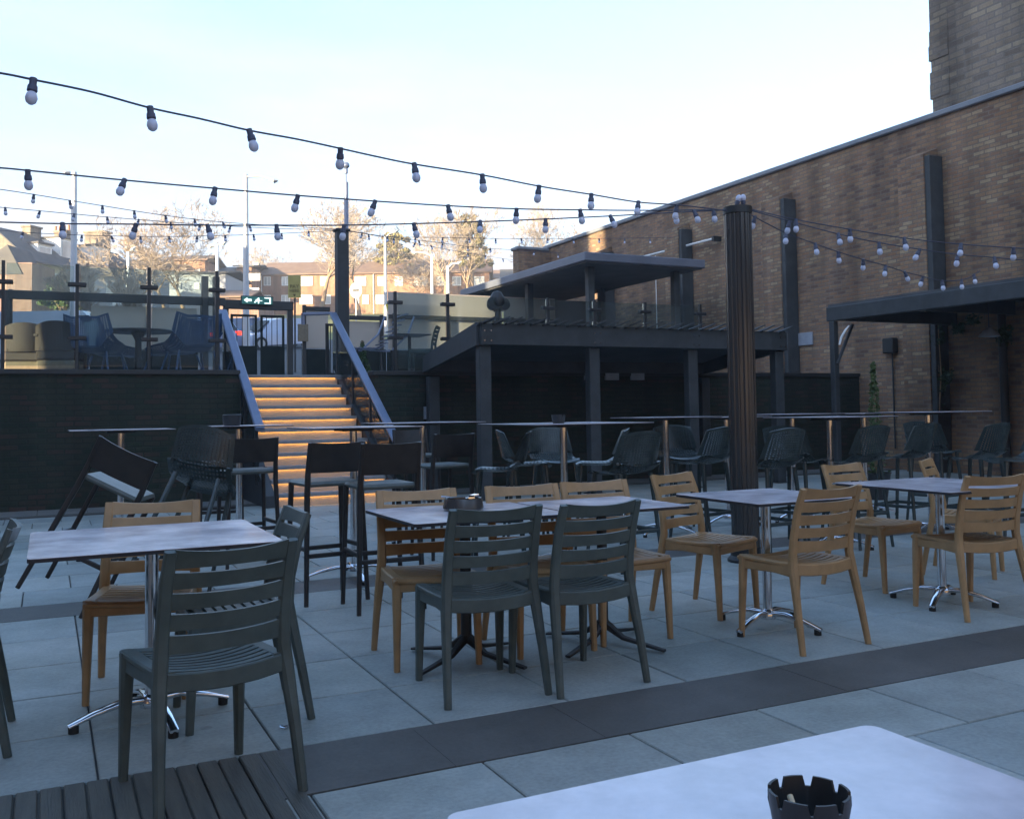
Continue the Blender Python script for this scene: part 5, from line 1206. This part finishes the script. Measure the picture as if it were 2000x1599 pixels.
for px0, px1, D, pt_, pe, lb, mt, rf in ((200, 300, 112, 500, 522, 'grey rendered house behind the bare tree on the left', 'render_grey', 'slate'), (318, 400, 118, 492, 510, 'orange brick house glimpsed behind the big bare tree', 'flatbrick', 'tile'), (405, 450, 122, 515, 532, 'pale house at the right foot of the big bare tree', 'render_grey', 'slate'), (330, 440, 96, 522, 536, 'long grey building in shade behind the glass, middle left', 'render_grey', 'slate')):
    h = empty('distant_house', tuple(CF((px0 - CX) / F * D, D, gz(D))), 0, lb, 'house'); l0, l1 = (px0 - CX) / F * D, (px1 - CX) / F * D; ze_ = at(px0, pe, D=D).z
    q = MB(); fbox(q, l0, l1, D, D + 8, gz(D) - 1, ze_); q.build('wall', M[mt], h); q = MB(); gable_roof(q, l0, l1, D, D + 8, ze_, at(px0, pt_, D=D).z); q.build('roof', M[rf], h)
    for k in range(3): window(h, px0 + (px1 - px0) * (k + .5) / 3, pe + 22, 9, 13, D, 2)

# ================================================================== TREES
def bare_tree(px, py_base, py_top, D, seed, lb, spread=1.0, lean=0.0, stems=1, dense=1.0, mtT='bark', mtC='twig'):
    b = at(px, py_base, D=D); zg = gz(D) - .3; H_ = at(px, py_top, D=D).z - zg; r = random.Random(seed)
    root = empty('bare_tree', (b.x, b.y, zg), 0, lb, 'tree', 'leafless winter trees'); T = MB(); K = MB()
    def grow(p, d, L, rad, lev):
        n = 4 if lev < 2 else 3; pts = [p.copy()]; rs = [rad]; q = p.copy(); dd = d.copy(); kids = []
        for i in range(n):
            dd = (dd + Vector((r.gauss(0, .11), r.gauss(0, .11), .06 + r.gauss(0, .05)))).normalized(); q = q + dd * (L / n); pts.append(q.copy()); rs.append(rad * (1 - .45 * (i + 1) / n))
            if lev > 0 and i < n - 1 and lev < 5 and r.random() < .95 * dense: kids.append((q.copy(), dd.copy(), rad * .45))
        mb = T if lev < 2 else K
        mb.tube(pts, rs, 7 if lev < 2 else (4 if lev < 4 else 3), cap=False)
        if lev >= 6: return
        nk = r.choice((2, 3, 3)) if lev < 4 else (3 if lev == 4 else 4)
        if lev == 0: nk = 4
        for k in range(nk):
            a = r.uniform(0, 2 * math.pi) + k * 2 * math.pi / nk; sp = r.uniform(.35, .75) * spread
            ax = Vector((math.cos(a), math.sin(a), 0)); nd = (dd * math.cos(sp) + (ax - dd * ax.dot(dd)).normalized() * math.sin(sp)).normalized()
            grow(q, nd, L * r.uniform(.62, .82), max(rs[-1] * .72, .019), lev + 1)
        for kp, kd, kr in kids:
            a = r.uniform(0, 2 * math.pi); sp = r.uniform(.6, 1.1) * spread; ax = Vector((math.cos(a), math.sin(a), 0)); nd = (kd * math.cos(sp) + (ax - kd * ax.dot(kd)).normalized() * math.sin(sp)).normalized()
            grow(kp, nd, L * r.uniform(.5, .7), max(kr, .019), lev + 2)
    base = Vector((b.x, b.y, zg))
    for s in range(stems):
        o = r0 * ((s - (stems - 1) / 2) * 1.2)
        d = (Z3 + r0 * (lean + (s - (stems - 1) / 2) * .35)).normalized()
        grow(base + o, d, H_ * .27, H_ * .018, 0)
    tr = T.build('trunk', M[mtT], root, smooth=60); cr_ = K.build('crown', M[mtC], root, smooth=0)
    # scale crown to the wanted height
    zmax = max(v.co.z for v in cr_.data.vertices); k = H_ / zmax
    for me in (tr.data, cr_.data):
        for v in me.vertices: v.co = v.co * k
    return root
bare_tree(345, 590, 384, 90, 11, 'broad bare tree filling the sky left of the tall street lamp', spread=1.25, stems=2, dense=1.15)
bare_tree(290, 590, 480, 104, 12, 'smaller bare tree beside the chimneys of the left row', spread=.95)
bare_tree(622, 606, 388, 112, 23, 'bare tree with forked sunlit trunk left of the terrace post', spread=1.15, lean=.02)
bare_tree(702, 590, 386, 116, 34, 'bare tree with dark upright trunk just right of the terrace post', spread=.85)
bare_tree(872, 590, 384, 112, 45, 'tall bare tree in front of the right half of the flats', spread=.9)
bare_tree(915, 590, 400, 116, 46, 'bare tree rising at the right end of the flats', spread=.8)
bare_tree(1040, 590, 386, 125, 57, 'bare tree above the end of the brick wall', spread=1.0)
bare_tree(1128, 600, 428, 128, 68, 'bare reddish tree showing over the sloping wall top', spread=1.1)
bare_tree(820, 590, 482, 118, 79, 'low bare tree before the middle of the flats', spread=1.1)
for i, px in enumerate((560, 690, 800, 845)):
    bare_tree(px, 580, (478, 474, 470, 476)[i], 150, 80 + i, ['brown bare tree behind the left part of the flats roof', 'brown bare tree behind the flats, right of the terrace post', 'brown bare tree behind the flats, beside the pine', 'brown bare tree behind the right part of the flats roof'][i], spread=1.2)
bare_tree(172, 610, 508, 46, 91, 'thin bare sapling behind the left glass balustrade', spread=.5)
bare_tree(288, 640, 505, 40, 92, 'pale-trunked sapling behind the left glass post', spread=.45)
def leafy(px, py_top, D, w_, h_, seed, lb, mt, n=5200, kind='pine_tree'):
    c_ = at(px, py_top, D=D); zg = gz(D); root = empty(kind, (c_.x, c_.y, zg), 0, lb, 'tree'); r = random.Random(seed); q = MB(); H_ = h_ * D / F; W_ = w_ * D / F / 2; cz = c_.z - H_ / 2
    for k in range(46):
        u = Vector((r.gauss(0, .45), r.gauss(0, .45), r.uniform(-1, 1))); u.x *= (1.1 - .5 * u.z); 
        leaf_cluster(q, (c_.x + u.x * W_, c_.y + u.y * W_, cz + u.z * H_ * .46), (W_ * .3, W_ * .3, H_ * .07), n // 46, .22, r)
    q.build('crown', M[mt], root, smooth=0)
    q = MB(); q.tube([(c_.x, c_.y, zg - .3), (c_.x + .2, c_.y, cz), (c_.x, c_.y, c_.z - H_ * .1)], [.35, .25, .08], 8)
    for k in range(7):
        a = r.uniform(0, 6.28); zz = cz + H_ * r.uniform(-.4, .3); q.tube([(c_.x, c_.y, zz - .5), (c_.x + math.cos(a) * W_ * .8, c_.y + math.sin(a) * W_ * .8, zz + .6)], [.12, .04], 6)
    q.build('trunk', M['bark'], root)
leafy(768, 452, 132, 62, 76, 5, 'yellow green pine tree behind the flats roof', 'yconifer', 9000)
leafy(918, 420, 117, 62, 110, 6, 'ivy-clad tree with bushy sunlit crown at the right of the flats', 'yconifer', 4200, 'ivy_tree')
leafy(120, 545, 70, 60, 60, 9, 'dark evergreen bush in front of the left houses', 'conifer', 3000, 'evergreen_bush')

# small foil wrapper on the paving
p = at(558, 1421, z=0); t = MB(); rv = random.Random(2); vs = [(p.x + rv.uniform(-.025, .025), p.y + rv.uniform(-.02, .02), rv.uniform(.002, .016)) for _ in range(9)]
t.add(vs, [(0, 1, 2), (2, 3, 4), (4, 5, 0), (5, 6, 7), (7, 8, 1), (1, 3, 6)]); tag(t.build('foil_wrapper', M['foil'], smooth=0), 'crumpled shiny foil wrapper on the paving near the big charcoal chair', 'wrapper')

# ================================================================== HAZE
hm = bpy.data.materials.new('thin haze'); hm.use_nodes = True; t_ = hm.node_tree; t_.nodes.clear()
ho = N(t_, 'ShaderNodeOutputMaterial'); hv = N(t_, 'ShaderNodeVolumePrincipled'); hv.inputs['Density'].default_value = .0014; hv.inputs['Color'].default_value = (.92, .95, 1, 1); hv.inputs['Anisotropy'].default_value = .2
t_.links.new(hv.outputs[0], ho.inputs['Volume'])
q = MB(); q.box(-640, 740, -340, 1040, -1.2, 40); tag(q.build('haze', hm, smooth=0), kind='stuff')
